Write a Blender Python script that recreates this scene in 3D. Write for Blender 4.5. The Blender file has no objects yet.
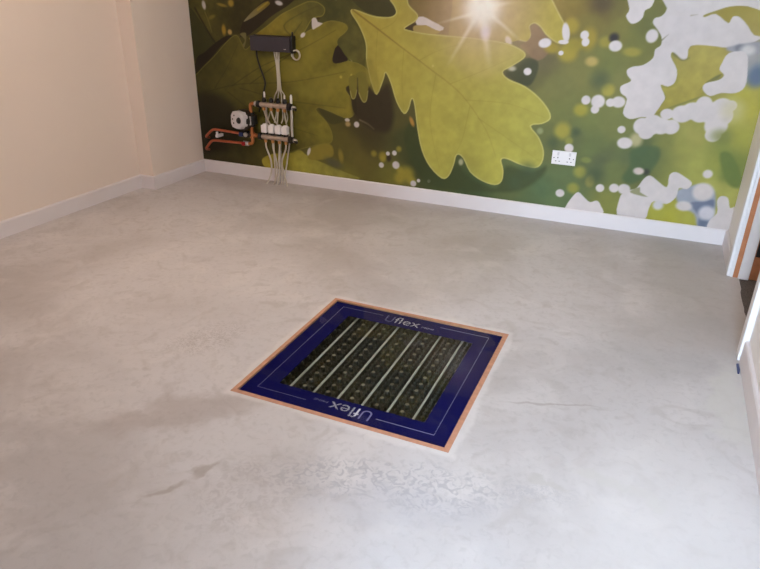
import bpy, bmesh, math, random
import numpy as np
from mathutils import Vector, Matrix

# ------------------------------------------------------------------ camera
CAM_H = 1.38
F_PX = 642.6
AX = np.array([[0.91824781, 0.39565883, 0.01658481],      # right
               [-0.1804763, 0.38083798, 0.90685762],      # up
               [-0.35249009, 0.83571318, -0.42111068]])   # forward
scene = bpy.context.scene
C = scene.collection
cam_d = bpy.data.cameras.new('camera')
cam_d.sensor_width = 36.0
cam_d.lens = 36.0 * F_PX / 760.0
cam_d.clip_start = 0.02
cam = bpy.data.objects.new('camera', cam_d)
C.objects.link(cam)
m3 = Matrix((AX[0], AX[1], -AX[2])).transposed()
cam.matrix_world = Matrix.Translation((0, 0, CAM_H)) @ m3.to_4x4()
scene.camera = cam

# room measures (metres; camera stands at x = y = 0)
YB = 4.149            # back wall
XP = -3.308           # pier face, left
XL = -3.431           # left wall
XR = 0.500            # right wall
YS = 3.562            # where the pier steps back
YF = -1.90            # wall behind the camera
ZC = 2.42             # ceiling
BB = 0.096            # baseboard height
DY0, DY1 = 2.755, 3.635   # door opening along the right wall
WX0, WX1, WZ0, WZ1 = -0.30, 0.47, 0.62, 2.26   # glazing behind the camera
LX = -0.40            # left side of an added lobby, narrowed to shade the left floor
PF0, PF1 = 0.03, 0.15 # unseen front wall, placed to keep daylight off the left floor

# ------------------------------------------------------------------ light
world = bpy.data.worlds.new('world')
scene.world = world
world.use_nodes = True
bg = world.node_tree.nodes['Background']
bg.inputs['Color'].default_value = (0.66, 0.81, 1.0, 1)   # even overcast sky
bg.inputs['Strength'].default_value = 92.0

def area(name, loc, rot, sx, sy, energy, color, portal=False, disk=False):
    d = bpy.data.lights.new(name, 'AREA')
    d.shape = 'DISK' if disk else 'RECTANGLE'
    d.size = sx
    if not disk:
        d.size_y = sy
    d.energy = energy
    d.color = color
    if portal:
        d.cycles.is_portal = True
    o = bpy.data.objects.new(name, d)
    C.objects.link(o)
    o.location = loc
    o.rotation_euler = rot
    return o

# daylight portal in the window opening (guides the sky light, gives none itself)
area('window_daylight_portal', ((WX0 + WX1) / 2, YF - 0.17, (WZ0 + WZ1) / 2), (math.radians(90), 0, 0),
     WX1 - WX0, WZ1 - WZ0, 1, (1, 1, 1), portal=True)
LAMP = (-1.95, 2.45)
vs = scene.view_settings
vs.view_transform = 'Standard'
vs.look = 'None'
vs.gamma = 1.0
vs.exposure = -0.08
vs.use_curve_mapping = False
scene.display_settings.display_device = 'sRGB'

# ------------------------------------------------------------------ helpers
def lin(c):
    c = np.asarray(c, float) / 255.0
    return np.where(c <= 0.04045, c / 12.92, ((c + 0.055) / 1.055) ** 2.4)

def new_mat(name, col, rough=0.5, metal=0.0, spec=0.5, coat=0.0, noise=0.0, nscale=20.0, bump=0.0, bscale=80.0, alpha=None):
    m = bpy.data.materials.new(name)
    m.use_nodes = True
    nt = m.node_tree
    b = nt.nodes['Principled BSDF']
    c = tuple(lin(col)) + (1,)
    b.inputs['Base Color'].default_value = c
    b.inputs['Roughness'].default_value = rough
    b.inputs['Metallic'].default_value = metal
    b.inputs['Specular IOR Level'].default_value = spec
    b.inputs['Coat Weight'].default_value = coat
    tc = nt.nodes.new('ShaderNodeTexCoord')
    if noise:
        n = nt.nodes.new('ShaderNodeTexNoise')
        n.inputs['Scale'].default_value = nscale
        n.inputs['Detail'].default_value = 5
        nt.links.new(tc.outputs['Object'], n.inputs['Vector'])
        r = nt.nodes.new('ShaderNodeMapRange')
        r.inputs['From Min'].default_value = 0.3
        r.inputs['From Max'].default_value = 0.7
        r.inputs['To Min'].default_value = 1 - noise
        r.inputs['To Max'].default_value = 1 + noise
        nt.links.new(n.outputs['Fac'], r.inputs['Value'])
        mx = nt.nodes.new('ShaderNodeVectorMath')
        mx.operation = 'SCALE'
        mx.inputs[0].default_value = c[:3]
        nt.links.new(r.outputs['Result'], mx.inputs['Scale'])
        nt.links.new(mx.outputs['Vector'], b.inputs['Base Color'])
    if bump:
        n2 = nt.nodes.new('ShaderNodeTexNoise')
        n2.inputs['Scale'].default_value = bscale
        n2.inputs['Detail'].default_value = 3
        nt.links.new(tc.outputs['Object'], n2.inputs['Vector'])
        bp = nt.nodes.new('ShaderNodeBump')
        bp.inputs['Strength'].default_value = bump
        bp.inputs['Distance'].default_value = 0.002
        nt.links.new(n2.outputs['Fac'], bp.inputs['Height'])
        nt.links.new(bp.outputs['Normal'], b.inputs['Normal'])
    return m

def obj(name, bm, mat, parent=None, smooth=False, at=None):
    """bm in world coordinates (or local to `at`); linked as one mesh object."""
    me = bpy.data.meshes.new(name)
    bm.normal_update()
    bm.to_mesh(me)
    bm.free()
    if smooth:
        me.shade_smooth()
        me.set_sharp_from_angle(angle=math.radians(38))
    me.materials.append(mat)
    o = bpy.data.objects.new(name, me)
    C.objects.link(o)
    if parent is not None:
        o.parent = parent
        org = Vector(parent['_org'])
        if at is None:
            me.transform(Matrix.Translation(-org))
        else:
            o.location = Vector(at) - org
        o['_org'] = parent['_org'] if at is None else tuple(at)
    else:
        if at is not None:
            o.location = at
            o['_org'] = tuple(at)
        else:
            o['_org'] = (0.0, 0.0, 0.0)
    return o

def recentre(o):
    """put a top-level mesh's origin at the bottom centre of its bounds"""
    me = o.data
    co = np.array([v.co for v in me.vertices])
    c = Vector(((co[:, 0].min() + co[:, 0].max()) / 2, (co[:, 1].min() + co[:, 1].max()) / 2, co[:, 2].min()))
    me.transform(Matrix.Translation(-c))
    o.location = c
    o['_org'] = tuple(c)
    return o

def tag(o, label, cat, group=None):
    o['label'] = label
    o['category'] = cat
    if group:
        o['group'] = group
    return o

def thing(name, label, cat, loc):
    o = bpy.data.objects.new(name, None)
    o.empty_display_size = 0.05
    C.objects.link(o)
    o.location = loc
    o['_org'] = tuple(loc)
    return tag(o, label, cat)

def struct(o):
    o['kind'] = 'structure'
    return o

def copy_part(src, loc):
    o = src.copy()
    C.objects.link(o)
    o.parent = src.parent
    o.location = Vector(loc) - Vector(src.parent['_org'])
    o['_org'] = tuple(loc)
    return o

def box(bm, x0, x1, y0, y1, z0, z1, bev=0.0, seg=1):
    vs_ = [bm.verts.new(p) for p in ((x0, y0, z0), (x1, y0, z0), (x1, y1, z0), (x0, y1, z0),
                                     (x0, y0, z1), (x1, y0, z1), (x1, y1, z1), (x0, y1, z1))]
    fs = [bm.faces.new([vs_[i] for i in f]) for f in
          ((3, 2, 1, 0), (4, 5, 6, 7), (0, 1, 5, 4), (1, 2, 6, 5), (2, 3, 7, 6), (3, 0, 4, 7))]
    if bev:
        es = list({e for f in fs for e in f.edges})
        bmesh.ops.bevel(bm, geom=es, offset=bev, segments=seg, affect='EDGES', profile=0.6)
    return bm

def bx(*a, **k):
    return box(bmesh.new(), *a, **k)

def prism(bm, pts, z0, z1):
    """vertical prism over a ccw polygon"""
    lo = [bm.verts.new((x, y, z0)) for x, y in pts]
    hi = [bm.verts.new((x, y, z1)) for x, y in pts]
    n = len(pts)
    bm.faces.new(lo[::-1])
    bm.faces.new(hi)
    for i in range(n):
        bm.faces.new((lo[i], lo[(i + 1) % n], hi[(i + 1) % n], hi[i]))
    return bm

def smooth_path(pts, sub=6, closed=False):
    P = [np.array(p, float) for p in pts]
    n = len(P)
    out = []
    rng = range(n) if closed else range(n - 1)
    for i in rng:
        if closed:
            a, b, c, d = P[i - 1], P[i], P[(i + 1) % n], P[(i + 2) % n]
        else:
            a, b, c, d = P[max(i - 1, 0)], P[i], P[i + 1], P[min(i + 2, n - 1)]
        for k in range(sub):
            t = k / sub
            out.append(0.5 * ((2 * b) + (-a + c) * t + (2 * a - 5 * b + 4 * c - d) * t * t + (-a + 3 * b - 3 * c + d) * t ** 3))
    if not closed:
        out.append(P[-1])
    return out

def tube(bm, pts, r, n=10, sub=0, caps=True, closed=False):
    if sub:
        pts = smooth_path(pts, sub, closed)
    P = [Vector(p) for p in pts]
    rs = r if isinstance(r, (list, tuple)) else [r] * len(P)
    rings = []
    N = None
    L = len(P)
    for i, p in enumerate(P):
        if closed:
            t = (P[(i + 1) % L] - P[i - 1]).normalized()
        else:
            t = (P[min(i + 1, L - 1)] - P[max(i - 1, 0)]).normalized()
        if N is None:
            up = Vector((0, 0, 1)) if abs(t.z) < 0.9 else Vector((0, 1, 0))
            N = t.cross(up).normalized()
        else:
            N = (N - t * N.dot(t)).normalized()
        B = t.cross(N)
        rings.append([bm.verts.new(p + (N * math.cos(a) + B * math.sin(a)) * rs[i])
                      for a in (2 * math.pi * k / n for k in range(n))])
    for i in range(L if closed else L - 1):
        A, D = rings[i], rings[(i + 1) % L]
        for k in range(n):
            bm.faces.new((A[k], A[(k + 1) % n], D[(k + 1) % n], D[k]))
    if caps and not closed:
        bm.faces.new(rings[0][::-1])
        bm.faces.new(rings[-1])
    return bm

def cyl(bm, a, b, r, n=14):
    return tube(bm, [a, b], r, n)

def lathe(bm, axis_a, axis_b, prof, n=16):
    """prof = [(t along a->b in metres, radius)]"""
    a, b = Vector(axis_a), Vector(axis_b)
    d = (b - a).normalized()
    return tube(bm, [a + d * t for t, _ in prof], [max(q, 1e-4) for _, q in prof], n)

def lathe_exact(bm, a, b, prof, n=16):
    a, b = Vector(a), Vector(b)
    d = (b - a).normalized()
    up = Vector((0, 0, 1)) if abs(d.z) < 0.9 else Vector((0, 1, 0))
    N = d.cross(up).normalized()
    B = d.cross(N)
    rings = []
    for t, r in prof:
        rings.append([bm.verts.new(a + d * t + (N * math.cos(2 * math.pi * k / n) + B * math.sin(2 * math.pi * k / n)) * max(r, 1e-4)) for k in range(n)])
    for A, D in zip(rings, rings[1:]):
        for k in range(n):
            bm.faces.new((A[k], A[(k + 1) % n], D[(k + 1) % n], D[k]))
    bm.faces.new(rings[0][::-1])
    bm.faces.new(rings[-1])
    return bm

# ------------------------------------------------------------------ materials
M = {}
M['cream'] = new_mat('cream wall paint', (230, 216, 205), 0.75, spec=0.25, noise=0.012, nscale=2.5, bump=0.06, bscale=160)
M['white_wall'] = new_mat('white wall paint', (240, 237, 236), 0.7, spec=0.25, noise=0.012, nscale=3)
M['ceiling'] = new_mat('white ceiling paint', (232, 228, 222), 0.85, spec=0.2)
M['skirting'] = new_mat('white satin woodwork', (224, 218, 221), 0.42, spec=0.4, noise=0.02, nscale=6)
M['gloss'] = new_mat('white gloss woodwork', (232, 232, 236), 0.3, spec=0.5)
M['wood'] = new_mat('pale timber edging', (190, 138, 112), 0.5, noise=0.16, nscale=40)
M['brown_wood'] = new_mat('bare brown timber', (186, 122, 82), 0.55, noise=0.12, nscale=25)
M['navy'] = new_mat('navy printed border', (20, 20, 84), 0.6, spec=0.0)
M['print_line'] = new_mat('pale grey print', (158, 158, 190), 0.5)
M['print_white'] = new_mat('white print', (225, 225, 238), 0.5)
M['print_mauve'] = new_mat('mauve grey print', (120, 118, 168), 0.5)
M['mat_black'] = new_mat('black studded plastic', (34, 32, 28), 0.55, noise=0.35, nscale=60)
M['mat_stud'] = new_mat('dark plastic studs', (46, 43, 37), 0.45, noise=0.4, nscale=45)
M['peg'] = new_mat('pale peg tops', (122, 114, 98), 0.5, noise=0.3, nscale=40)
M['pex'] = new_mat('white heating pipe', (186, 184, 178), 0.4)
M['pex_grey'] = new_mat('pale grey heating pipe', (196, 186, 172), 0.4)
M['black'] = new_mat('black plastic', (24, 23, 24), 0.45)
M['box'] = new_mat('charcoal plastic casing', (50, 47, 56), 0.4)
M['white_pl'] = new_mat('white plastic', (232, 228, 230), 0.35)
M['nickel'] = new_mat('dull nickel', (190, 172, 158), 0.38, metal=0.75)
M['brass'] = new_mat('brass fitting', (205, 150, 92), 0.35, metal=0.7)
M['copper'] = new_mat('copper pipe', (196, 108, 78), 0.36, metal=0.75, noise=0.12, nscale=30)
M['copper_br'] = new_mat('copper fitting', (192, 122, 76), 0.36, metal=0.75)
M['steel'] = new_mat('pale metal', (200, 196, 192), 0.35, metal=0.6)
M['red'] = new_mat('red plastic', (168, 26, 34), 0.4)
M['blue'] = new_mat('blue plastic', (34, 52, 110), 0.4)
M['cable_grey'] = new_mat('grey cable', (190, 182, 166), 0.5)
M['carpet'] = new_mat('dark grey carpet', (98, 92, 90), 0.95, spec=0.1, noise=0.4, nscale=140, bump=0.5, bscale=300)
M['dark_slot'] = new_mat('dark slot', (60, 58, 62), 0.6)
M['grey_pl'] = new_mat('light grey plastic', (205, 200, 205), 0.4)

def glass_mat():
    m = bpy.data.materials.new('clear flat glass')
    m.use_nodes = True
    nt = m.node_tree
    nt.nodes.clear()
    out = nt.nodes.new('ShaderNodeOutputMaterial')
    mix = nt.nodes.new('ShaderNodeMixShader')
    fr = nt.nodes.new('ShaderNodeFresnel')
    fr.inputs['IOR'].default_value = 1.42
    tr = nt.nodes.new('ShaderNodeBsdfTransparent')
    tr.inputs['Color'].default_value = (0.95, 0.97, 0.96, 1)
    gl = nt.nodes.new('ShaderNodeBsdfGlossy')
    gl.inputs['Roughness'].default_value = 0.03
    ge = nt.nodes.new('ShaderNodeNewGeometry')      # reflect at the entry face only; inner faces of the slab pass light
    inv = nt.nodes.new('ShaderNodeMath')
    inv.operation = 'SUBTRACT'
    inv.inputs[0].default_value = 1.0
    nt.links.new(ge.outputs['Backfacing'], inv.inputs[1])
    mul = nt.nodes.new('ShaderNodeMath')
    mul.operation = 'MULTIPLY'
    nt.links.new(fr.outputs[0], mul.inputs[0])
    nt.links.new(inv.outputs[0], mul.inputs[1])
    nt.links.new(mul.outputs[0], mix.inputs[0])
    nt.links.new(tr.outputs[0], mix.inputs[1])
    nt.links.new(gl.outputs[0], mix.inputs[2])
    nt.links.new(mix.outputs[0], out.inputs[0])
    return m
M['glass'] = glass_mat()

def floor_mat():
    m = bpy.data.materials.new('grey skimmed screed')
    m.use_nodes = True
    nt = m.node_tree
    N = nt.nodes
    L = nt.links
    b = N['Principled BSDF']
    tc = N.new('ShaderNodeTexCoord')
    P = tc.outputs['Object']

    def math_(op, a, c=None, clamp=False):
        n = N.new('ShaderNodeMath')
        n.operation = op
        n.use_clamp = clamp
        for i, v in enumerate((a, c)):
            if v is None:
                continue
            if isinstance(v, (int, float)):
                n.inputs[i].default_value = v
            else:
                L.new(v, n.inputs[i])
        return n.outputs[0]

    def ramp(v, lo, hi, a=0.0, c=1.0, kind='SMOOTHSTEP'):
        n = N.new('ShaderNodeMapRange')
        n.interpolation_type = kind
        n.inputs['From Min'].default_value = lo
        n.inputs['From Max'].default_value = hi
        n.inputs['To Min'].default_value = a
        n.inputs['To Max'].default_value = c
        L.new(v, n.inputs['Value'])
        return n.outputs['Result']

    def noise(scale, detail=4, dist=0.0, vec=None, rough=0.5):
        n = N.new('ShaderNodeTexNoise')
        n.inputs['Scale'].default_value = scale
        n.inputs['Detail'].default_value = detail
        n.inputs['Distortion'].default_value = dist
        n.inputs['Roughness'].default_value = rough
        L.new(vec or P, n.inputs['Vector'])
        return n.outputs['Fac']
    # wobbled coordinates so that no stain has a clean outline
    nz = N.new('ShaderNodeTexNoise')
    nz.inputs['Scale'].default_value = 9
    nz.inputs['Detail'].default_value = 4
    L.new(P, nz.inputs['Vector'])
    sub = N.new('ShaderNodeVectorMath')
    sub.operation = 'SUBTRACT'
    L.new(nz.outputs['Color'], sub.inputs[0])
    sub.inputs[1].default_value = (0.5, 0.5, 0.5)

    def wob(k):
        s = N.new('ShaderNodeVectorMath')
        s.operation = 'MULTIPLY_ADD'
        L.new(sub.outputs[0], s.inputs[0])
        s.inputs[1].default_value = (k, k, 0)
        L.new(P, s.inputs[2])
        return s.outputs[0]
    W1, W2, W3 = wob(0.22), wob(0.06), wob(0.13)

    def ell(x, y, rx, ry, ang=0, soft=0.5, vec=None):
        mp = N.new('ShaderNodeMapping')
        mp.vector_type = 'TEXTURE'
        mp.inputs['Location'].default_value = (x, y, 0)
        mp.inputs['Rotation'].default_value = (0, 0, math.radians(ang))
        mp.inputs['Scale'].default_value = (rx, ry, 1e3)
        L.new(vec or W1, mp.inputs['Vector'])
        ln = N.new('ShaderNodeVectorMath')
        ln.operation = 'LENGTH'
        L.new(mp.outputs[0], ln.inputs[0])
        return ramp(ln.outputs['Value'], 1 - soft, 1 + soft, 1, 0)
    cur = None

    def layer(mask, col, amt):
        nonlocal cur
        n = N.new('ShaderNodeMix')
        n.data_type = 'RGBA'
        f = math_('MULTIPLY', mask, amt)
        L.new(f, n.inputs['Factor'])
        if isinstance(cur, tuple):
            n.inputs['A'].default_value = cur
        else:
            L.new(cur, n.inputs['A'])
        n.inputs['B'].default_value = tuple(lin(col)) + (1,)
        cur = n.outputs['Result']
    cur = tuple(lin((202, 198, 200))) + (1,)
    layer(ramp(noise(0.9, 5, 0.6), 0.42, 0.66), (174, 167, 165), 0.65)
    layer(ramp(noise(2.6, 6, 1.2), 0.45, 0.7), (214, 209, 209), 0.55)
    layer(ramp(noise(6.5, 6, 1.8), 0.5, 0.72), (176, 169, 167), 0.45)
    layer(ramp(noise(38, 6, 0.8), 0.48, 0.72), (168, 163, 163), 0.3)
    layer(ramp(noise(220, 3), 0.55, 0.8), (163, 159, 157), 0.25)
    swirl = ramp(noise(30, 6, 2.0), 0.46, 0.62)
    fine = ramp(noise(55, 4, 2.2), 0.45, 0.6)
    # worn trowel patch in front of the panel
    layer(math_('MULTIPLY', ell(-0.56, 1.42, 0.36, 0.10, 14, 0.45), swirl), (150, 149, 157), 0.5)
    layer(ell(-0.50, 1.34, 0.24, 0.07, 18, 0.5), (174, 173, 181), 0.35)
    layer(math_('MULTIPLY', ell(-0.13, 1.56, 0.10, 0.06, 20, 0.5), fine), (158, 157, 165), 0.3)
    # scuffed area left of the panel
    layer(math_('MULTIPLY', ell(-1.62, 1.90, 0.16, 0.10, 60, 0.5), fine), (148, 139, 137), 0.4)
    layer(ell(-1.36, 1.45, 0.30, 0.075, 40, 0.5), (162, 151, 147), 0.55)
    layer(math_('MULTIPLY', ell(-0.93, 1.20, 0.14, 0.16, 30, 0.6), swirl), (164, 157, 159), 0.3)
    # dried drip lines
    layer(ell(-1.165, 1.125, 0.055, 0.012, 50, 0.6, W3), (140, 123, 113), 0.45)
    layer(ell(-1.105, 1.25, 0.055, 0.012, 66, 0.6, W3), (140, 123, 113), 0.5)
    layer(ell(-0.18, 2.05, 0.15, 0.006, 19, 0.5, W2), (148, 135, 131), 0.45)
    # patches
    layer(ell(0.06, 1.70, 0.07, 0.03, -20, 0.4), (188, 185, 179), 0.6)
    layer(ell(-0.13, 1.63, 0.06, 0.02, -10, 0.4), (184, 179, 175), 0.6)
    layer(ell(0.18, 1.66, 0.06, 0.03, -20, 0.4), (190, 187, 181), 0.5)
    layer(ell(-0.42, 1.12, 0.34, 0.18, 22, 0.6), (178, 175, 178), 0.4)  # wider worn patch, darkened to hold back the light here
    layer(ell(0.28, 1.62, 0.34, 0.36, 0, 0.6), (224, 221, 223), 0.5)   # paler skim, brightened to stand in for stronger daylight here
    # darker screed by the doorway; shade painted in below the back wall
    layer(ell(0.33, 3.55, 0.26, 0.70, 12, 0.35), (160, 155, 152), 0.5)
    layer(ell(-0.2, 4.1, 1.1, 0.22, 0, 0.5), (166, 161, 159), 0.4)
    layer(ell(0.25, 2.75, 0.4, 0.28, 35, 0.4), (163, 159, 159), 0.45)
    layer(ell(0.44, 2.35, 0.07, 0.28, 0, 0.3), (204, 201, 197), 0.7)
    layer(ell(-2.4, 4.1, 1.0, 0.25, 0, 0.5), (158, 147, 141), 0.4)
    # pale mortar run around the timber frame
    sx = N.new('ShaderNodeSeparateXYZ')
    L.new(W2, sx.inputs[0])
    dx = math_('SUBTRACT', math_('ABSOLUTE', math_('SUBTRACT', sx.outputs[0], -0.863)), 0.427)
    dy = math_('SUBTRACT', math_('ABSOLUTE', math_('SUBTRACT', sx.outputs[1], 2.069)), 0.435)
    layer(ramp(math_('MAXIMUM', dx, dy), 0.012, 0.034, 1, 0), (226, 221, 221), 0.42)
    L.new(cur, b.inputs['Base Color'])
    r = ramp(noise(5, 4), 0.3, 0.7, 0.42, 0.62, 'LINEAR')
    L.new(r, b.inputs['Roughness'])
    b.inputs['Specular IOR Level'].default_value = 0.4
    bp = N.new('ShaderNodeBump')
    bp.inputs['Strength'].default_value = 0.25
    bp.inputs['Distance'].default_value = 0.004
    hn = math_('ADD', noise(7, 6, 1.0), math_('MULTIPLY', noise(60, 3), 0.15))
    L.new(hn, bp.inputs['Height'])
    L.new(bp.outputs[0], b.inputs['Normal'])
    return m
M['floor'] = floor_mat()

# ------------------------------------------------------------------ room shell
PX0, PX1, PY0, PY1 = -1.290, -0.436, 1.634, 2.504     # outer edge of the floor panel's frame
REC = -0.075                                          # depth of the recess
FX1 = 0.540                                           # screed runs into the door opening

def make_floor():
    bm = bmesh.new()
    xs = [XL - 0.1, PX0, PX1, XR]
    ys = [YF - 0.1, PY0, PY1, YB + 0.1]
    g = [[bm.verts.new((x, y, 0)) for y in ys] for x in xs]
    for i in range(3):
        for j in range(3):
            if i == 1 and j == 1:
                continue
            bm.faces.new((g[i][j], g[i + 1][j], g[i + 1][j + 1], g[i][j + 1]))
    lo = [bm.verts.new((x, y, REC)) for x, y in ((PX0, PY0), (PX1, PY0), (PX1, PY1), (PX0, PY1))]
    hi = [g[1][1], g[2][1], g[2][2], g[1][2]]
    for k in range(4):
        bm.faces.new((hi[(k + 1) % 4], hi[k], lo[k], lo[(k + 1) % 4]))
    bm.faces.new(lo)
    # tongue of screed into the doorway, with its broken edge
    rnd = random.Random(4)
    n = 18
    a = [bm.verts.new((XR, DY0 + (DY1 - DY0) * k / n, 0)) for k in range(n + 1)]
    c = [bm.verts.new((FX1 + rnd.uniform(-0.004, 0.005), DY0 + (DY1 - DY0) * k / n, 0)) for k in range(n + 1)]
    d = [bm.verts.new((v.co.x, v.co.y, -0.02)) for v in c]
    for k in range(n):
        bm.faces.new((a[k], c[k], c[k + 1], a[k + 1]))
        bm.faces.new((c[k], d[k], d[k + 1], c[k + 1]))
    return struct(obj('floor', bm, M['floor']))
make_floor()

struct(obj('ceiling', bx(XL - 0.1, XR + 0.1, YF - 0.1, YB + 0.1, ZC, ZC + 0.1), M['ceiling']))
struct(obj('wall_back', bx(XL - 0.1, XR + 1.4, YB, YB + 0.12, -0.1, ZC + 0.1), M['white_wall']))

bm = bmesh.new()
prism(bm, [(XL - 0.12, PF0), (XL, PF0), (XL, YS), (XP, YS), (XP, YB), (XL - 0.12, YB)], -0.1, ZC + 0.1)
struct(obj('wall_left', bm, M['cream']))

TW = 0.15   # right wall thickness
DH = 2.03   # door opening height
bm = bmesh.new()
box(bm, XR, XR + TW, DY1 + 0.028, YB, -0.1, ZC + 0.1)
box(bm, XR, XR + TW, YF, DY0 - 0.028, -0.1, ZC + 0.1)
box(bm, XR, XR + TW, DY0 - 0.028, DY1 + 0.028, DH + 0.028, ZC + 0.1)
struct(obj('wall_right', bm, M['white_wall']))

bm = bmesh.new()
box(bm, LX - 0.12, WX0, YF - 0.22, YF, -0.1, ZC + 0.1)
box(bm, WX1, XR + TW, YF - 0.22, YF, -0.1, ZC + 0.1)
box(bm, WX0, WX1, YF - 0.22, YF, -0.1, WZ0)
box(bm, WX0, WX1, YF - 0.22, YF, WZ1, ZC + 0.1)
struct(obj('wall_added_lobby_end', bm, M['white_wall']))  # unseen end of the added lobby, around the daylight window
bm = bmesh.new()
prism(bm, [(XL, PF0), (LX - 0.12, PF0), (LX - 0.12, YF), (LX, YF), (LX, PF1), (XL, PF1)], -0.1, ZC + 0.1)
struct(obj('wall_front_baffle', bm, M['cream']))  # unseen wall shaped to cut the daylight beam

# windows: frame, mullion, two panes, sill (built along u, then turned to their wall)
def window(name, u0, u1, place):
    """place(bm) moves a window built in the x-z plane (room side towards +y, wall face y = 0) to its wall"""
    def put(nm, bm, mat, parent=None):
        place(bm)
        bmesh.ops.recalc_face_normals(bm, faces=bm.faces)
        return obj(nm, bm, mat, parent)
    bm = bmesh.new()
    y0, y1 = -0.125, -0.075
    um = (u0 + u1) / 2
    box(bm, u0, u0 + 0.05, y0, y1, WZ0, WZ1)
    box(bm, u1 - 0.05, u1, y0, y1, WZ0, WZ1)
    box(bm, u0 + 0.05, u1 - 0.05, y0, y1, WZ0, WZ0 + 0.05)
    box(bm, u0 + 0.05, u1 - 0.05, y0, y1, WZ1 - 0.05, WZ1)
    box(bm, um - 0.025, um + 0.025, y0, y1, WZ0 + 0.05, WZ1 - 0.05)
    w = struct(put(name, bm, M['gloss']))
    put('pane', bx(u0 + 0.05, um - 0.025, -0.104, -0.098, WZ0 + 0.05, WZ1 - 0.05), M['glass'], w)
    put('pane', bx(um + 0.025, u1 - 0.05, -0.104, -0.098, WZ0 + 0.05, WZ1 - 0.05), M['glass'], w)
    put('window_sill', bx(u0, u1, -0.075, 0.02, WZ0, WZ0 + 0.02, bev=0.004), M['gloss'], w)

window('window_1', WX0, WX1, lambda bm: bmesh.ops.translate(bm, verts=bm.verts, vec=(0, YF, 0)))

# baseboards (chamfered top edge)
def skirting(name, runs):
    """runs: list of (p, q, inward normal) on the floor plan"""
    bm = bmesh.new()
    t = 0.016
    prof = [(0, 0), (t, 0), (t, BB - 0.007), (t - 0.006, BB), (0, BB)]
    for p, q, nrm in runs:
        A = [bm.verts.new((p[0] + nrm[0] * d, p[1] + nrm[1] * d, z)) for d, z in prof]
        B = [bm.verts.new((q[0] + nrm[0] * d, q[1] + nrm[1] * d, z)) for d, z in prof]
        for k in range(5):
            bm.faces.new((A[k], A[(k + 1) % 5], B[(k + 1) % 5], B[k]))
        bm.faces.new(A[::-1])
        bm.faces.new(B)
    bmesh.ops.recalc_face_normals(bm, faces=bm.faces)
    return struct(obj(name, bm, M['skirting']))
skirting('baseboard_back', [((XP, YB), (XR, YB), (0, -1))])
skirting('baseboard_left', [((XL, PF1), (XL, YS), (1, 0)), ((XL, YS), (XP + 0.016, YS), (0, -1)), ((XP, YS), (XP, YB - 0.016), (1, 0))])
ARC = 0.068
skirting('baseboard_right', [((XR, YF), (XR, DY0 - ARC), (-1, 0)), ((XR, DY1 + ARC), (XR, YB - 0.016), (-1, 0))])
skirting('baseboard_front', [((XL + 0.016, PF1), (LX, PF1), (0, 1)), ((LX, PF1 + 0.016), (LX, YF), (1, 0))])

# doorway in the right wall: bare timber lining, white stop and architraves
def doorway():
    x0, x1 = XR + 0.012, XR + TW + 0.004
    bm = bmesh.new()
    box(bm, x0, x1, DY1, DY1 + 0.028, 0, DH)
    box(bm, x0, x1, DY0 - 0.028, DY0, 0, DH)
    box(bm, x0, x1, DY0 - 0.028, DY1 + 0.028, DH, DH + 0.028)
    root = struct(obj('door_1', bm, M['brown_wood']))
    sx0, sx1 = XR + 0.036, XR + 0.086
    obj('door_stop', bx(sx0, sx1, DY1 - 0.016, DY1, 0, DH, bev=0.002), M['gloss'], root)
    obj('door_stop', bx(sx0, sx1, DY0, DY0 + 0.016, 0, DH, bev=0.002), M['gloss'], root)
    obj('door_stop', bx(sx0, sx1, DY0 + 0.016, DY1 - 0.016, DH - 0.016, DH, bev=0.002), M['gloss'], root)
    a0, a1 = XR - 0.018, XR + 0.012
    obj('architrave', bx(a0, XR, DY1 + 0.004, DY1 + ARC, 0, DH + ARC, bev=0.003), M['gloss'], root)
    obj('architrave', bx(a0 - 0.007, XR, DY0 - ARC, DY0 - 0.004, 0, DH + ARC, bev=0.003), M['gloss'], root)
    obj('architrave', bx(a0, XR, DY0 - 0.004, DY1 + 0.004, DH + 0.004, DH + ARC, bev=0.003), M['gloss'], root)
    obj('lining_edge', bx(XR, a1, DY1 - 0.001, DY1 + 0.028, 0, DH), M['gloss'], root)
    obj('lining_edge', bx(XR, a1, DY0 - 0.028, DY0 + 0.001, 0, DH), M['gloss'], root)
    h = obj('hinge', bx(XR + 0.092, XR + 0.125, DY1 - 0.003, DY1, 0.13, 0.23), M['black'], root)
    bm = bmesh.new()
    cyl(bm, (XR + 0.122, DY1 - 0.007, 0.125), (XR + 0.122, DY1 - 0.007, 0.235), 0.007, 10)
    obj('hinge_pin', bm, M['black'], h, smooth=True)
doorway()

# hall beyond the doorway
HX = XR + TW
struct(obj('floor_hall', bx(FX1 - 0.03, HX + 1.2, 1.4, YB + 0.1, -0.12, -0.006), M['carpet']))
struct(obj('wall_hall', bx(HX + 1.2, HX + 1.3, 1.4, YB + 0.1, -0.1, ZC + 0.1), M['white_wall']))
struct(obj('wall_hall_end', bx(HX, HX + 1.2, 1.3, 1.4, -0.1, ZC + 0.1), M['white_wall']))
struct(obj('ceiling_hall', bx(HX, HX + 1.3, 1.3, YB + 0.1, ZC, ZC + 0.1), M['ceiling']))

# ------------------------------------------------------------------ mural
PXM = 0.0060      # metres on the wall for one pixel of the photograph

def W(px, py):
    """photograph pixel -> (x, z) on the back wall plane"""
    d = ((px - 380) / F_PX) * AX[0] + ((284.5 - py) / F_PX) * AX[1] + AX[2]
    t = YB / d[1]
    return np.array((d[0] * t, CAM_H + d[2] * t))

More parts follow.
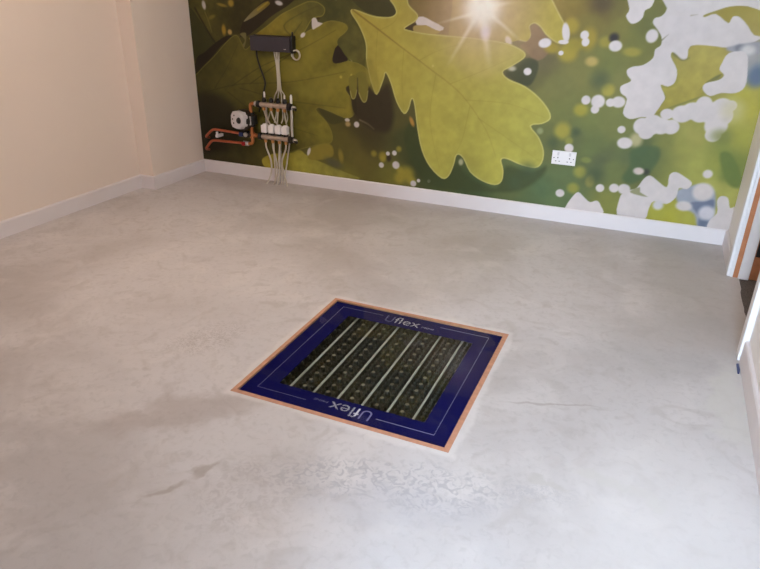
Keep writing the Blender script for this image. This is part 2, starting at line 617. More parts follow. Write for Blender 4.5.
MX0, MX1, MZ0, MZ1 = XP, XR, BB - 0.004, ZC
xs = np.linspace(MX0, MX1, 880)
zs = np.concatenate([np.linspace(MZ0, 1.42, 306), np.linspace(1.42, MZ1, 60)[1:]])
GX, GZ = np.meshgrid(xs, zs)
X, Z = GX.ravel(), GZ.ravel()
rng = np.random.RandomState(7)

def fbm(scale, octaves=4, seed=0):
    r = np.random.RandomState(seed)
    out = np.zeros_like(X)
    amp, tot = 1.0, 0.0
    for o in range(octaves):
        s = scale * 2 ** o
        T = r.rand(64, 64)
        u, v = X * s + 100, Z * s + 100
        i, j = np.floor(u).astype(int), np.floor(v).astype(int)
        fu, fv = u - i, v - j
        fu, fv = fu * fu * (3 - 2 * fu), fv * fv * (3 - 2 * fv)
        g = lambda a, b: T[a % 64, b % 64]
        val = (g(i, j) * (1 - fu) + g(i + 1, j) * fu) * (1 - fv) + (g(i, j + 1) * (1 - fu) + g(i + 1, j + 1) * fu) * fv
        out += amp * val
        tot += amp
        amp *= 0.5
    return out / tot - 0.5

# soft background: colours of the out-of-focus foliage, spread by distance
BGPTS = [
    (195, 30, 62, 58, 28), (198, 110, 44, 42, 24), (205, 150, 60, 56, 26), (225, 150, 74, 70, 30), (250, 155, 84, 78, 34),
    (215, 20, 78, 74, 32), (240, 12, 82, 76, 32), (300, 60, 108, 102, 40), (320, 130, 96, 92, 38), (340, 150, 100, 94, 42),
    (360, 160, 106, 98, 44), (372, 112, 62, 54, 34), (372, 130, 72, 64, 36), (395, 120, 88, 84, 42), (405, 140, 74, 78, 42), (420, 165, 62, 68, 36),
    (345, 172, 118, 112, 46), (395, 178, 116, 112, 46), (440, 185, 70, 82, 44), (470, 188, 66, 84, 50), (510, 190, 91, 104, 62),
    (335, 30, 76, 76, 36), (350, 60, 92, 92, 42), (380, 5, 70, 68, 36), (360, 45, 84, 84, 40),
    (425, 8, 122, 104, 62), (440, 25, 128, 106, 70), (535, 45, 126, 104, 78), (540, 60, 96, 92, 60), (515, 72, 71, 70, 46), (530, 82, 97, 98, 56),
    (556, 8, 132, 112, 48), (575, 10, 128, 110, 42), (597, 6, 82, 66, 36), (615, 12, 112, 104, 44), (620, 28, 122, 118, 50),
    (590, 22, 122, 112, 46), (610, 62, 110, 116, 56), (580, 75, 123, 122, 64), (555, 90, 119, 120, 66), (540, 105, 115, 116, 62), (600, 85, 115, 116, 60), (640, 40, 116, 118, 50), (650, 30, 100, 104, 46),
    (620, 78, 121, 122, 64), (590, 125, 113, 122, 64), (612, 125, 117, 124, 66), (556, 110, 112, 118, 62), (545, 140, 101, 108, 62), (575, 140, 93, 104, 64), (595, 150, 101, 114, 64),
    (590, 172, 93, 104, 66), (604, 165, 87, 98, 64), (570, 175, 95, 112, 70), (545, 185, 85, 108, 72), (560, 200, 91, 112, 72), (530, 200, 85, 104, 66), (610, 200, 129, 134, 64), (615, 175, 107, 118, 66),
    (635, 160, 89, 104, 66), (645, 150, 85, 100, 58), (655, 160, 105, 114, 62), (660, 148, 131, 134, 66), (680, 148, 154, 156, 74), (695, 165, 162, 164, 80), (640, 178, 101, 108, 58),
    (690, 140, 166, 162, 82), (725, 150, 130, 142, 66), (730, 170, 108, 126, 60), (716, 165, 150, 156, 70), (712, 185, 168, 168, 84), (740, 140, 168, 168, 70), (735, 120, 176, 172, 88), (748, 110, 178, 172, 66), (720, 140, 140, 146, 76),
    (730, 195, 172, 172, 88), (660, 212, 166, 166, 62), (675, 218, 172, 170, 56), (690, 218, 168, 168, 72),
    (690, 70, 156, 146, 60), (705, 55, 160, 146, 66), (680, 90, 158, 150, 62), (695, 95, 158, 152, 60), (672, 100, 134, 130, 58), (712, 78, 128, 124, 58), (715, 60, 166, 152, 74), (755, 90, 176, 168, 70), (745, 98, 178, 172, 62),
    (745, 50, 168, 166, 176), (756, 75, 112, 126, 150), (752, 62, 150, 156, 166), (756, 20, 150, 138, 60), (740, 12, 152, 140, 58),
]
num = np.zeros((X.size, 3))
den = np.zeros(X.size)
jx, jz = fbm(5, 3, 21) * 0.10, fbm(5, 3, 22) * 0.10
for px, py, r, g, b in BGPTS:
    c = W(px, py)
    d2 = (X + jx - c[0]) ** 2 + (Z + jz - c[1]) ** 2
    w = 1.0 / (d2 + 0.0016) ** 1.7
    num += w[:, None] * np.array((r, g, b), float)
    den += w
COL = num / den[:, None]
# above the photograph's upper edge the foliage goes on in a broken middle green
hi = np.clip((Z - 1.42) / 0.35, 0, 1)[:, None]
f1 = np.clip(fbm(2.2, 4, 31) * 3 + 0.5, 0, 1)[:, None]
COL = COL * (1 - hi) + hi * ((1 - f1) * np.array((70, 74, 36)) + f1 * np.array((158, 152, 70)))

def blend(mask_idx, alpha, col):
    a = np.clip(alpha, 0, 1)[:, None]
    COL[mask_idx] = COL[mask_idx] * (1 - a) + np.asarray(col, float) * a

def region(lo, hi_, pad):
    return np.where((X > lo[0] - pad) & (X < hi_[0] + pad) & (Z > lo[1] - pad) & (Z < hi_[1] + pad))[0]

def seg_dist(x, z, a, b):
    d = b - a
    L2 = max(d @ d, 1e-12)
    t = np.clip(((x - a[0]) * d[0] + (z - a[1]) * d[1]) / L2, 0, 1)
    return np.hypot(x - a[0] - t * d[0], z - a[1] - t * d[1]), t

def poly(pts, col, soft=0.8, col2=None, axis=None, rim=None, rimw=1.2, alpha=1.0, sub=4, tex=0.0):
    """a printed shape; pts are photograph pixels. soft and rimw in pixels. col -> col2 along axis (two pixels)."""
    P = np.array([W(*p) for p in pts])
    if sub:
        P = np.array(smooth_path(P, sub, True))
    s = soft * PXM
    I = region(P.min(0), P.max(0), s * 2)
    if not len(I):
        return
    x, z = X[I], Z[I]
    dmin = np.full(len(I), 1e9)
    ins = np.zeros(len(I), bool)
    for k in range(len(P)):
        a, b = P[k], P[(k + 1) % len(P)]
        dmin = np.minimum(dmin, seg_dist(x, z, a, b)[0])
        c = (a[1] > z) != (b[1] > z)
        if abs(b[1] - a[1]) > 1e-12:
            ins ^= c & (x < (b[0] - a[0]) * (z - a[1]) / (b[1] - a[1]) + a[0])
    sd = np.where(ins, dmin, -dmin)
    al = np.clip(sd / s + 0.5, 0, 1)
    al = al * al * (3 - 2 * al)
    c = np.tile(np.asarray(col, float), (len(I), 1))
    if col2 is not None:
        A, B = W(*axis[0]), W(*axis[1])
        t = np.clip(((x - A[0]) * (B - A)[0] + (z - A[1]) * (B - A)[1]) / ((B - A) @ (B - A)), 0, 1)[:, None]
        c = c * (1 - t) + np.asarray(col2, float) * t
    if tex:
        c = c * (1 + tex * (FB[I] + 0.5 * FF[I]))[:, None]
    if rim is not None:
        ra = np.clip(1 - np.abs(sd - rimw * PXM * 0.6) / (rimw * PXM), 0, 1)[:, None] * 0.85
        c = c * (1 - ra) + np.asarray(rim, float) * ra
    blend(I, al * alpha, c)

def spot(px, py, rx, ry=None, col=(222, 214, 224), soft=0.35, ang=0, alpha=1.0):
    ry = rx if ry is None else ry
    c = W(px, py)
    R = max(rx, ry) * PXM
    I = region(c, c, R * (1 + soft) + 0.003)
    a = math.radians(ang)
    u = (X[I] - c[0]) * math.cos(a) + (Z[I] - c[1]) * math.sin(a)
    v = -(X[I] - c[0]) * math.sin(a) + (Z[I] - c[1]) * math.cos(a)
    q = np.hypot(u / (rx * PXM), v / (ry * PXM))
    al = np.clip((1 + soft - q) / (2 * soft), 0, 1)
    blend(I, al * al * (3 - 2 * al) * alpha, col)

def stroke(pts, w0, w1, col, a0=0.8, a1=0.0, sub=4):
    P = np.array([W(*p) for p in pts])
    if sub:
        P = np.array(smooth_path(P, sub))
    w = max(w0, w1) * PXM
    I = region(P.min(0), P.max(0), w * 2)
    x, z = X[I], Z[I]
    best = np.full(len(I), 1e9)
    tt = np.zeros(len(I))
    n = len(P) - 1
    for k in range(n):
        d, t = seg_dist(x, z, P[k], P[k + 1])
        up = d < best
        best[up] = d[up]
        tt[up] = (k + t[up]) / n
    ww = (w0 + (w1 - w0) * tt) * PXM
    al = np.clip(1.15 - best / ww, 0, 1)
    blend(I, al * (a0 + (a1 - a0) * tt), col)

FB = fbm(3.5, 4, 41) * 1.2
FF = fbm(26, 3, 42)
WHITE = (211, 205, 211)
RIM = (186, 180, 112)

# far left: dim leaves and twigs behind
poly([(190, -5), (245, -5), (262, 4), (246, 20), (240, 34), (228, 34), (214, 44), (205, 30)], (84, 80, 34), 1.5, (72, 66, 28), ((205, 5), (235, 35)), tex=0.5)
poly([(189, 5), (202, 22), (214, 40), (212, 50), (200, 58), (188, 66), (186, 20)], (66, 66, 32), 1.2, rim=(112, 106, 52), rimw=0.8)
poly([(197, 58), (205, 52), (214, 44), (226, 36), (233, 37), (222, 45), (213, 56), (203, 66), (196, 73)], (38, 32, 20), 1.0)
stroke([(195, 8), (205, 26), (216, 44)], 1.6, 1.6, (40, 36, 20), 0.8, 0.8)
stroke([(205, 12), (209, 22), (212, 32)], 0.9, 0.8, (140, 132, 70), 0.7, 0.5)
spot(204, 5, 2.6, 5, (212, 208, 206), 0.4, 10)
spot(231, 3, 4, 4, (168, 140, 52), 0.5)
spot(222, 5, 7, 1.6, (142, 122, 46), 0.5, -10)
spot(224, 30, 3, 6, (164, 134, 44), 0.5)
spot(230, 32, 3, 3, (198, 166, 96), 0.4)
spot(212, 17, 5, 2, (128, 116, 50), 0.6, 20)
poly([(243, 22), (252, 12), (262, 2), (276, -6), (300, -8), (290, 4), (272, 16), (258, 28), (247, 36), (240, 36)], (48, 40, 24), 1.0)
poly([(244, 21), (254, 10), (265, 2), (270, 4), (258, 14), (248, 20)], (150, 142, 104), 0.9, (120, 104, 40), ((246, 20), (266, 2)))
stroke([(258, 10), (268, 2)], 1.6, 1.6, (176, 152, 52), 0.8, 0.6)
spot(279, 3, 5, 2.4, (206, 200, 200), 0.35, -12)
poly([(240, 34), (246, 33), (246, 42), (244, 48), (242, 46), (245, 40)], (122, 114, 70), 1.0)
# upper middle leaf
poly([(250, 40), (256, 34), (268, 25), (280, 15), (291, 9), (301, 4), (309, 1), (318, 2), (325, 8), (323, 16), (313, 19), (306, 30), (298, 42), (280, 50)],
     (156, 138, 46), 0.8, (94, 92, 42), ((262, 34), (312, 8)), rim=(150, 142, 62), rimw=0.9, tex=0.35)
stroke([(296, 40), (284, 26), (300, 14), (318, 6)], 1.2, 1.0, (66, 66, 30), 0.55, 0.2)
stroke([(292, 36), (302, 22)], 1.2, 1.0, (66, 66, 30), 0.5, 0.3)
# large olive leaf on the left that carries the manifold
poly([(186, 86), (202, 68), (214, 56), (229, 39), (237, 35), (242, 43), (246, 49), (256, 42), (280, 44), (299, 39), (306, 32), (313, 28), (325, 22), (333, 20.5), (344, 23), (348, 28),
      (345, 33), (339, 38), (337.5, 43), (341, 52), (347, 60), (358, 63), (366, 68), (370.5, 76), (370, 86), (362, 92), (350, 88), (346, 90), (352, 99), (355, 111), (352, 117), (344, 118), (331, 112), (319, 108), (317, 111),
      (327, 122), (332.5, 134), (331, 143), (319, 145), (306, 148), (290, 153), (276, 160), (262, 184), (180, 184), (176, 100)],
     (64, 60, 28), 0.8, (124, 116, 42), ((206, 130), (300, 78)), rim=(140, 132, 62), rimw=0.8, tex=0.3)
poly([(186, 100), (206, 92), (228, 100), (240, 120), (236, 142), (214, 152), (186, 160)], (40, 37, 22), 16, alpha=0.8)
poly([(268, 60), (300, 44), (340, 26), (346, 30), (322, 52), (290, 84)], (140, 130, 48), 12, alpha=0.75)
poly([(300, 90), (340, 66), (368, 72), (366, 88), (345, 86), (320, 100)], (142, 134, 52), 10, alpha=0.75)
for v in ([(205, 92), (240, 84), (290, 82), (345, 72)], [(232, 86), (262, 66), (300, 50), (336, 30)], [(215, 88), (228, 66), (238, 44)], [(240, 88), (285, 100), (345, 108)], [(228, 92), (262, 116), (318, 136)], [(250, 84), (280, 62), (296, 50)]):
    stroke(v, 1.0, 0.7, (58, 54, 24), 0.5, 0.25)
poly([(338, 45), (348, 58.5), (345, 61.5), (336, 63.5), (332.6, 61), (333.5, 54)], (44, 36, 30), 0.8, sub=2)
stroke([(349, 57), (352, 61)], 1, 1, (190, 184, 130), 0.8, 0.5)
spot(341, 77, 1.6, 1.6, (180, 168, 70), 0.5)
spot(351.5, 75, 1.3, 1.3, (176, 164, 70), 0.5)
spot(303, 35, 3.6, 2.2, (216, 210, 210), 0.3, 35)
poly([(312, 19), (316, 18), (318, 22), (323, 23.5), (316, 28), (312.5, 29)], (214, 208, 208), 0.8, sub=2)
spot(318.5, 18.5, 2.2, 1.2, (70, 52, 30), 0.4)
# lower leaf by the skirting, left
poly([(290, 153), (300, 150), (308, 156), (326, 164), (345, 172), (358, 179), (300, 174), (270, 170), (262, 160), (272, 154)], (178, 166, 60), 1.6, (146, 144, 66), ((285, 156), (345, 175)), tex=0.3)
poly([(312, 147), (330, 144), (333, 156), (318, 160), (308, 158)], (144, 130, 50), 2.5)
spot(334, 163, 11, 5, (92, 92, 66), 0.7, -15)
spot(341, 156, 3.2, 8, (142, 126, 50), 0.5, 10)
spot(309, 151.5, 2.0, 5.2, (216, 210, 206), 0.3, -20)
# dark hollow in the middle with pale leaf tips
poly([(352, 86), (364, 84), (376, 92), (388, 84), (392, 100), (394, 118), (388, 132), (374, 130), (362, 122), (354, 114)], (58, 50, 32), 9)
poly([(346, 88), (352, 86), (356, 98), (357, 114), (353, 110), (351, 98)], (50, 44, 26), 1.4)
poly([(318, 108), (331, 113), (345, 119), (336, 124), (328, 122)], (76, 74, 38), 1.5)
poly([(349, 78), (356, 76), (357, 90), (355, 98), (352, 98.5), (350, 92)], (122, 116, 48), 0.8)
poly([(356, 74), (368, 74), (368, 92), (366.5, 101), (363, 102), (359, 94)], (124, 118, 50), 0.8)
stroke([(350.5, 91), (352, 98), (355, 98), (357, 90)], 0.8, 0.8, RIM, 0.7, 0.6)
stroke([(359, 93), (363, 101.5), (366.5, 100.5), (368, 91)], 0.8, 0.8, RIM, 0.7, 0.6)
stroke([(357.5, 78), (358, 90)], 1.0, 1.2, (70, 62, 34), 0.6, 0.8)
spot(356.7, 124.5, 3.4, 3.4, (212, 204, 206), 0.25)
spot(347.4, 120, 3.2, 2, (208, 202, 200), 0.3)
spot(348, 124, 3.4, 3, (176, 150, 96), 0.5)
stroke([(360, 120), (368, 124), (374, 129)], 1.5, 1.2, (140, 124, 104), 0.7, 0.3)
for s in ((388, 153.5, 2.4), (394.5, 153, 2.9), (381.5, 165, 3.2), (396, 165, 4.5), (413.4, 183.5, 3.6), (418.6, 180.6, 2.1), (429, 181, 2)):
    pass
for px, py, r in ((374, 153.5, 3.6), (383, 156, 5), (399, 149, 3.2), (383, 159, 3.4), (407, 174, 9), (399, 178, 6), (412, 181, 5), (400, 170, 4)):
    spot(px, py, r, r, (160, 146, 50), 0.6, alpha=0.8)
spot(389, 158, 3, 4, (56, 46, 30), 0.6)
for px, py, r in ((388, 153.5, 2.4), (394.5, 153, 2.9), (381.5, 165, 3.2), (396, 165, 4.5), (413.4, 183.5, 3.6), (418.6, 180.6, 2.1), (429, 181, 2)):
    spot(px, py, r, r, (210, 204, 210), 0.25)
# dark leaf behind, above the middle
poly([(322, -6), (392, -6), (397, 12), (390, 18), (372, 16), (352, 8), (351, 16), (360, 32), (365, 50), (362, 62), (348, 58), (340, 44), (346, 34), (349, 27), (344, 22), (333, 20), (324, 20), (326, 8)],
     (72, 72, 36), 1.4, (104, 102, 48), ((340, 5), (362, 66)), tex=0.4)
poly([(352, -6), (392, -6), (397, 12), (390, 17.5), (376, 16), (360, 8)], (66, 64, 36), 1.2)
# brown hollow and second leaf round the sun
poly([(405, 28), (412, 20), (420, 8), (412, -6), (460, -8), (462, 30), (450, 38), (420, 34)], (118, 100, 58), 2.2, (138, 114, 80), ((410, 5), (450, 34)))
poly([(404, 28.5), (412, 23), (420, 25), (418, 33), (409, 31.5)], (62, 50, 30), 1.2)
poly([(414, 26), (426, 25), (440, 29), (436, 34), (416, 33)], (162, 142, 80), 1.6)
poly([(416.5, 18.5), (423, 16.5), (432, 21), (444, 27.5), (440, 31), (432, 28), (426, 25), (417, 25)], (210, 204, 210), 0.9, sub=2)
poly([(458, -14), (500, -30), (545, -22), (553, 2), (559, 14), (565, 26), (566.5, 38), (563, 43), (556, 42), (546, 34), (541, 27), (535, 23), (529.5, 26), (531, 33), (528, 41), (520, 40), (508, 42), (470, 42), (450, 40), (452, 10)],
     (160, 140, 84), 0.9, (170, 156, 66), ((490, 10), (550, 30)), tex=0.15)
stroke([(552, 0), (559, 14), (565, 26), (566.5, 38), (563, 43), (556, 42), (546, 34), (541, 27), (535, 23), (529.5, 26), (531, 33), (528, 41), (520, 40)], 0.9, 0.9, (198, 186, 118), 0.8, 0.7)
poly([(530, 27), (535, 24), (540, 28), (546, 36), (552, 46), (544, 58), (534, 60), (527, 52), (520, 46), (526, 42), (531, 36)], (128, 104, 78), 2.0)
poly([(504, 70), (514, 66), (526, 58), (538, 62), (536, 76), (528, 86), (514, 80)], (62, 68, 44), 3)
spot(512, 68.5, 4, 2.4, (176, 176, 168), 0.6)
spot(508.5, 41, 3, 5, (216, 206, 206), 0.4, 30)
# underside shade below the big leaf
poly([(414, 120), (424, 152), (440, 176), (456, 164), (470, 178), (496, 188), (506, 166), (530, 172), (546, 166), (540, 178), (510, 192), (440, 188), (418, 172), (404, 140)], (60, 70, 36), 6, alpha=0.75)
spot(461, 162, 2.6, 3.6, (170, 170, 140), 0.5)
# big lit oak leaf
BIG = [(352, 9), (359, 10.5), (368, 14), (378.5, 16.6), (391, 16.6), (396, 12.6), (394, 6), (389, -2), (388, -16), (398, -24), (408, -12), (408, 0), (410, 6), (418, 14.5), (416, 21), (406, 27.5), (407, 29.5),
       (424, 33), (444, 35), (474, 37.8), (503, 42), (517, 47), (525, 52.5), (524, 58.5), (511, 67), (503, 72), (509, 79), (525, 86), (539, 97), (549, 110), (550.5, 119), (542, 124), (531, 126), (539, 137), (544, 151),
       (542, 163), (535, 168), (521, 165), (507, 159), (501.5, 160), (503.5, 170), (502, 181), (495, 185), (482, 181), (470, 172), (463, 158), (457, 155), (454, 165), (449, 176), (442, 178.5), (430, 167), (422, 151), (417.5, 130),
       (414.5, 106), (412, 99), (409, 109), (404, 114), (396.5, 102), (391, 84), (386, 73), (384, 79), (377, 95), (371.5, 84), (368, 70), (366, 58), (366, 46), (363.5, 36), (358, 24), (351, 13)]
poly(BIG, (168, 156, 68), 0.8, (170, 166, 74), ((380, 30), (520, 150)), rim=(200, 194, 124), rimw=1.1, sub=3, tex=0.10)
poly([(455, 42), (520, 48), (520, 60), (500, 72), (480, 78), (450, 60)], (178, 164, 92), 14, alpha=0.45)
stroke([(353, 10), (378, 29), (400, 46), (429, 68), (461, 94), (486, 130), (496, 158)], 1.3, 0.7, (118, 98, 44), 0.75, 0.1)
for v in ([(378, 29), (376, 60), (378, 88)], [(404, 49), (402, 80), (404, 108)], [(436, 74), (430, 120), (440, 170)], [(450, 84), (480, 72), (520, 54)], [(466, 100), (510, 104), (545, 118)], [(478, 118), (510, 140), (538, 160)], [(470, 106), (462, 140), (452, 160)], [(420, 60), (440, 50), (470, 42)], [(380, 30), (396, 20), (402, -5)]):
    stroke(v, 0.8, 0.5, (136, 128, 52), 0.4, 0.15)
poly([(372, 62), (366, 60), (367, 80), (376, 94), (380, 84)], (148, 140, 62), 3, alpha=0.5)
spot(433, 66, 1.2, 1.2, (190, 176, 96), 0.5)
spot(412, 121.6, 2.2, 5.5, (176, 130, 60), 0.5, 25)
# printed sun burst
cs = W(482, 8)
D = np.hypot(X - cs[0], (Z - cs[1])) / PXM
I = np.where(D < 150)[0]
blend(I, 0.9 * np.exp(-(D[I] / 40) ** 2), (214, 190, 172))
blend(I, 0.35 * np.exp(-(D[I] / 60) ** 2), (196, 164, 120))
for a, b, w0, w1 in (((478, 14), (446, 68), 3.4, 2.4), ((483, 14), (490, 72), 4.2, 4.5), ((488, 12), (522, 42), 3.0, 2.0), ((472, 14), (436, 24), 2.6, 1.4), ((488, 6), (516, 2), 3.2, 2.2), ((478, 4), (462, -20), 3, 2), ((486, 2), (500, -24), 3, 2)):
    stroke([a, b], w0, w1, (232, 222, 204), 0.85, 0.0, sub=0)
spot(485.5, 32, 5, 7, (226, 210, 220), 0.7, alpha=0.8)
blend(I, 1.0 * np.clip(np.exp(-(D[I] / 19) ** 4), 0, 1), (244, 236, 228))
# bright bokeh between the leaves, right of the middle
for px, py, rx, ry, c in ((571.5, 26, 7, 7, (166, 148, 50)), (568, 53, 9, 8, (168, 152, 50)), (552, 48, 7, 5, (162, 144, 48)), (589, 39, 7, 10, (160, 142, 44)), (574, 45, 8, 6, (150, 138, 46)),
                          (591.7, 61.5, 6, 4.4, (190, 168, 96)), (608, 89, 6, 5, (168, 158, 62)), (562.5, 131, 8, 8.5, (166, 158, 62)), (581, 110, 7, 6, (164, 156, 54)), (580, 172, 6.5, 6, (150, 150, 66)),
                          (590, 181, 4.5, 6, (160, 150, 74)), (573, 188, 6, 5.5, (148, 148, 62)), (586, 160, 5, 3, (128, 138, 70)), (608, 92, 5, 4, (166, 158, 66)), (632, 52, 8, 4, (160, 152, 58)), (606, 42, 6, 5, (150, 142, 52)), (569, 141, 4, 4, (140, 142, 66)),
                          (636, 140, 6, 7, (190, 182, 140)), (540, 131, 3.2, 3.2, (150, 160, 116))):
    spot(px, py, rx, ry, c, 0.5, alpha=0.85)
for px, py, r in ((576, 132, 4), (595, 176, 9), (553, 143, 6), (600, 80, 8), (528, 170, 8), (515, 182, 8)):
    spot(px, py, r, r, (66, 84, 58), 0.9, alpha=0.6)
spot(614, 38, 4.2, 4.2, (44, 38, 36), 0.6)
for px, py, rx, ry, ang in ((545, 43, 6.2, 4.4, 10), (566, 32.5, 3.6, 9, 12), (563.5, 42, 5, 2, 0), (561, 53, 2.5, 2.2, 0), (584.7, 35, 4, 4, 0), (585.6, 42, 3.6, 4, 0), (615.5, 46, 6, 5, 0), (527.6, 71.5, 4, 3.6, 0),
                            (586, 100, 4.4, 4.4, 0), (598, 101.4, 6.6, 6.4, 0), (595, 109.4, 4, 4, 0), (610.5, 102.6, 4.4, 4, 0), (618.5, 102, 6.4, 5.4, 0), (621.5, 129.5, 3.8, 3.6, 0), (624.7, 143, 7.2, 5.6, 0),
                            (569, 148, 4.6, 4.4, 0), (600, 188, 4.2, 4.2, 0), (560, 193, 4.6, 4.2, 0), (614, 188, 4.8, 4.6, 0), (624, 189, 6, 5.4, 0), (637, 171, 4.2, 3.8, 0)):
    spot(px, py, rx, ry, WHITE if px < 634 else (206, 196, 192), 0.2, ang)
poly([(566, 206), (573, 196), (578.5, 192), (584, 197), (590, 202), (597, 200.5), (601, 206), (601, 214), (566, 212)], WHITE, 0.8, sub=3)
# big white breaks in the foliage, right
poly([(628, -8), (629.5, 9), (626, 16), (631, 23.5), (638, 22), (643, 17), (645, 10.5), (652, 6), (654, -8)], WHITE, 0.9, sub=3)
poly([(666, -12), (667, 8), (661.6, 16), (655, 18), (653, 23), (657.5, 29.5), (661.5, 37), (661, 45), (655, 49.6), (653, 58), (643, 65), (633, 66.5), (627, 70), (627.7, 75.5), (631, 81), (621, 86), (621, 93), (627, 99), (623, 113), (630, 119),
      (641, 117), (653, 116), (661.5, 104), (665, 97), (660.6, 85), (668, 86.5), (675, 82), (677, 70), (671, 57), (673, 52), (680.6, 59), (687, 58.5), (690.5, 46), (710, 46), (729, 47.5), (748, 44), (764, 36), (752, 28), (740, 17), (732, 17), (728, 23), (716, 14), (705, 17), (704, 15), (716.5, 10.5), (731, 6.3), (748, 6.3), (766, 10), (770, -14)],
     WHITE, 0.9, sub=3)
spot(652, 36, 5.4, 6, WHITE, 0.2)
stroke([(662, 40), (669, 34)], 1.1, 0.5, (120, 116, 90), 0.8, 0.2)
stroke([(691, 15.5), (698, 14.5)], 0.9, 0.6, (160, 150, 130), 0.7, 0.3)
poly([(716, 13), (731, 8), (748, 8), (764, 13), (764, 34), (754, 35), (748, 26), (740, 17), (733, 16), (729, 23), (724, 18)], (154, 140, 52), 1.0, (164, 150, 76), ((730, 10), (758, 34)), sub=2)
poly([(676, 56), (681, 60), (688, 60), (692, 46), (722, 48), (727, 58), (721, 66), (722, 76), (706, 82), (700, 96), (686, 102), (664, 112), (655, 114), (664, 102), (666, 96), (662, 88), (670, 88), (678, 82)],
     (152, 142, 56), 1.6, (164, 152, 72), ((670, 100), (712, 52)), tex=0.2)
poly([(722, 74), (714, 77), (706, 83), (700, 90), (708, 82), (716, 80)], (112, 112, 56), 2.0)
poly([(655, 114), (668, 108), (684, 102), (702, 96), (694, 100), (672, 108)], (108, 112, 56), 2.4, alpha=0.8)
stroke([(674, 54), (682, 60), (689, 58)], 1.6, 1.2, (96, 98, 60), 0.7, 0.4)
poly([(728, 47), (762, 42), (764, 54), (746, 52), (732, 52)], (158, 158, 170), 2.5)
spot(740, 48, 4, 3, (122, 124, 138), 0.6)
spot(748, 50, 6, 4, (206, 204, 210), 0.6)
spot(757, 76, 7, 9, (98, 116, 146), 0.6)
poly([(729, 53), (746, 52.5), (747.5, 70), (745, 86.5), (735.5, 93), (721, 93), (710, 96), (703, 90), (705, 83.5), (718.6, 80), (724, 75), (719.5, 69.6), (722, 63)], WHITE, 0.9, sub=3)
for px, py, rx, ry in ((667, 114, 6, 5), (682, 114, 9.5, 8), (693, 111, 10, 8), (704, 104, 7, 7), (711, 113, 9, 10), (722, 107, 9, 8), (726, 116, 6, 8), (716, 126, 10, 9), (713, 135, 7, 6.5), (700, 115, 8, 7), (731, 106, 5, 5),
                      (642, 126, 8, 8), (646, 133, 7, 6), (653, 121, 8, 6), (661, 126, 9, 8), (671, 127, 7.5, 7), (650, 129, 8, 6)):
    spot(px, py, rx, ry, WHITE, 0.13)
spot(733, 110, 9, 9, (196, 190, 150), 0.8, alpha=0.6)
poly([(720, 154), (728, 152), (735, 160), (742, 178), (738, 188), (728, 184), (722, 170)], (102, 122, 56), 4, alpha=0.85)
spot(722, 136, 9, 6, (124, 132, 66), 0.8, alpha=0.7)
poly([(632, 150), (656, 146), (660, 156), (652, 170), (644, 178), (630, 184), (622, 178), (630, 165)], (74, 98, 60), 5, alpha=0.85)
spot(646, 172, 3, 3, (54, 56, 46), 0.8)
spot(638.7, 171, 5, 3.6, (204, 190, 188), 0.35)
poly([(676, 192), (690, 186), (704, 184), (714, 190), (716, 204), (714, 214), (712, 228), (698, 228), (694, 214), (680, 206)], (156, 164, 184), 4)
poly([(690, 203), (704, 201), (714, 200), (712, 210), (702, 210), (698, 226), (706, 228), (696, 212)], (108, 120, 150), 3, alpha=0.9)
spot(704, 222, 4, 5, (104, 118, 146), 0.7)
poly([(617, 215), (620, 197), (624, 193), (630, 190), (637, 187.5), (644, 178.5), (650.5, 175.5), (659, 182), (667, 187), (669.5, 175), (676, 172), (685, 177), (692, 183), (687, 189), (679, 188), (676, 197), (666.5, 204), (654, 201), (649, 208), (645, 219), (632, 220)], WHITE, 0.9, sub=3)
spot(658, 205, 5, 5, (204, 204, 214), 0.4)
spot(703, 192, 9.4, 9, (210, 204, 210), 0.25)
spot(683.7, 206, 7.4, 5, (210, 204, 210), 0.3)
spot(706.5, 213, 7.4, 7.2, (204, 204, 220), 0.35)
spot(707.7, 174, 4.4, 4.2, (210, 204, 210), 0.3)
poly([(717, 201), (721, 196), (728, 198), (730, 208), (736, 208), (732, 234), (708, 232), (709, 221), (717, 213)], WHITE, 0.9, sub=3)
poly([(640, 187), (630, 191), (634, 194), (648, 197), (640, 192)], (120, 126, 76), 1.2, alpha=0.7, sub=2)
# foliage over the photograph's upper edge: a few more leaf shapes and breaks of light
r2 = random.Random(11)
for k in range(60):
    px, py = r2.uniform(185, 760), r2.uniform(-150, -22)
    if r2.random() < 0.45:
        spot(px, py, r2.uniform(5, 15), None, (218, 212, 214) if px > 560 or r2.random() < 0.3 else (168, 156, 66), 0.35)
    else:
        a0 = r2.uniform(0, 6.28)
        L_ = r2.uniform(20, 52)
        pts = []
        for q in range(14):
            t = q / 14 * 2 * math.pi
            rr = L_ * (0.62 + 0.38 * abs(math.cos(t))) * (1 + 0.16 * math.cos(5 * t + k))
            pts.append((px + rr * math.cos(t + a0), py + 0.55 * rr * math.sin(t + a0)))
        poly(pts, r2.choice([(92, 92, 42), (124, 118, 48), (148, 142, 60), (70, 70, 34)]), 1.2, rim=(160, 152, 86), rimw=1, tex=0.3)

COL *= (1 + 0.07 * FF + 0.05 * FB)[:, None]
COL = 0.97 * COL + 0.03 * (COL @ np.array((0.35, 0.5, 0.15)))[:, None] * np.array((1.03, 1.0, 0.93))   # faded print
# ink colour = seen colour divided by a tuned light factor that darkens both ends
LIGHT = np.interp(X, [XP, -2.2, -0.8, XR], [1.36, 1.22, 1.06, 1.24])
TINT = np.stack([np.interp(X, [-2.4, -1.0, XR], t) for t in ((1.0, 0.97, 0.95), (1.0, 1.0, 1.0), (1.0, 1.06, 1.10))], 1)   # daylight is cooler towards the right
ALB = np.clip(lin(np.clip(COL, 0, 255)) / (LIGHT[:, None] * TINT), 0, 0.86)

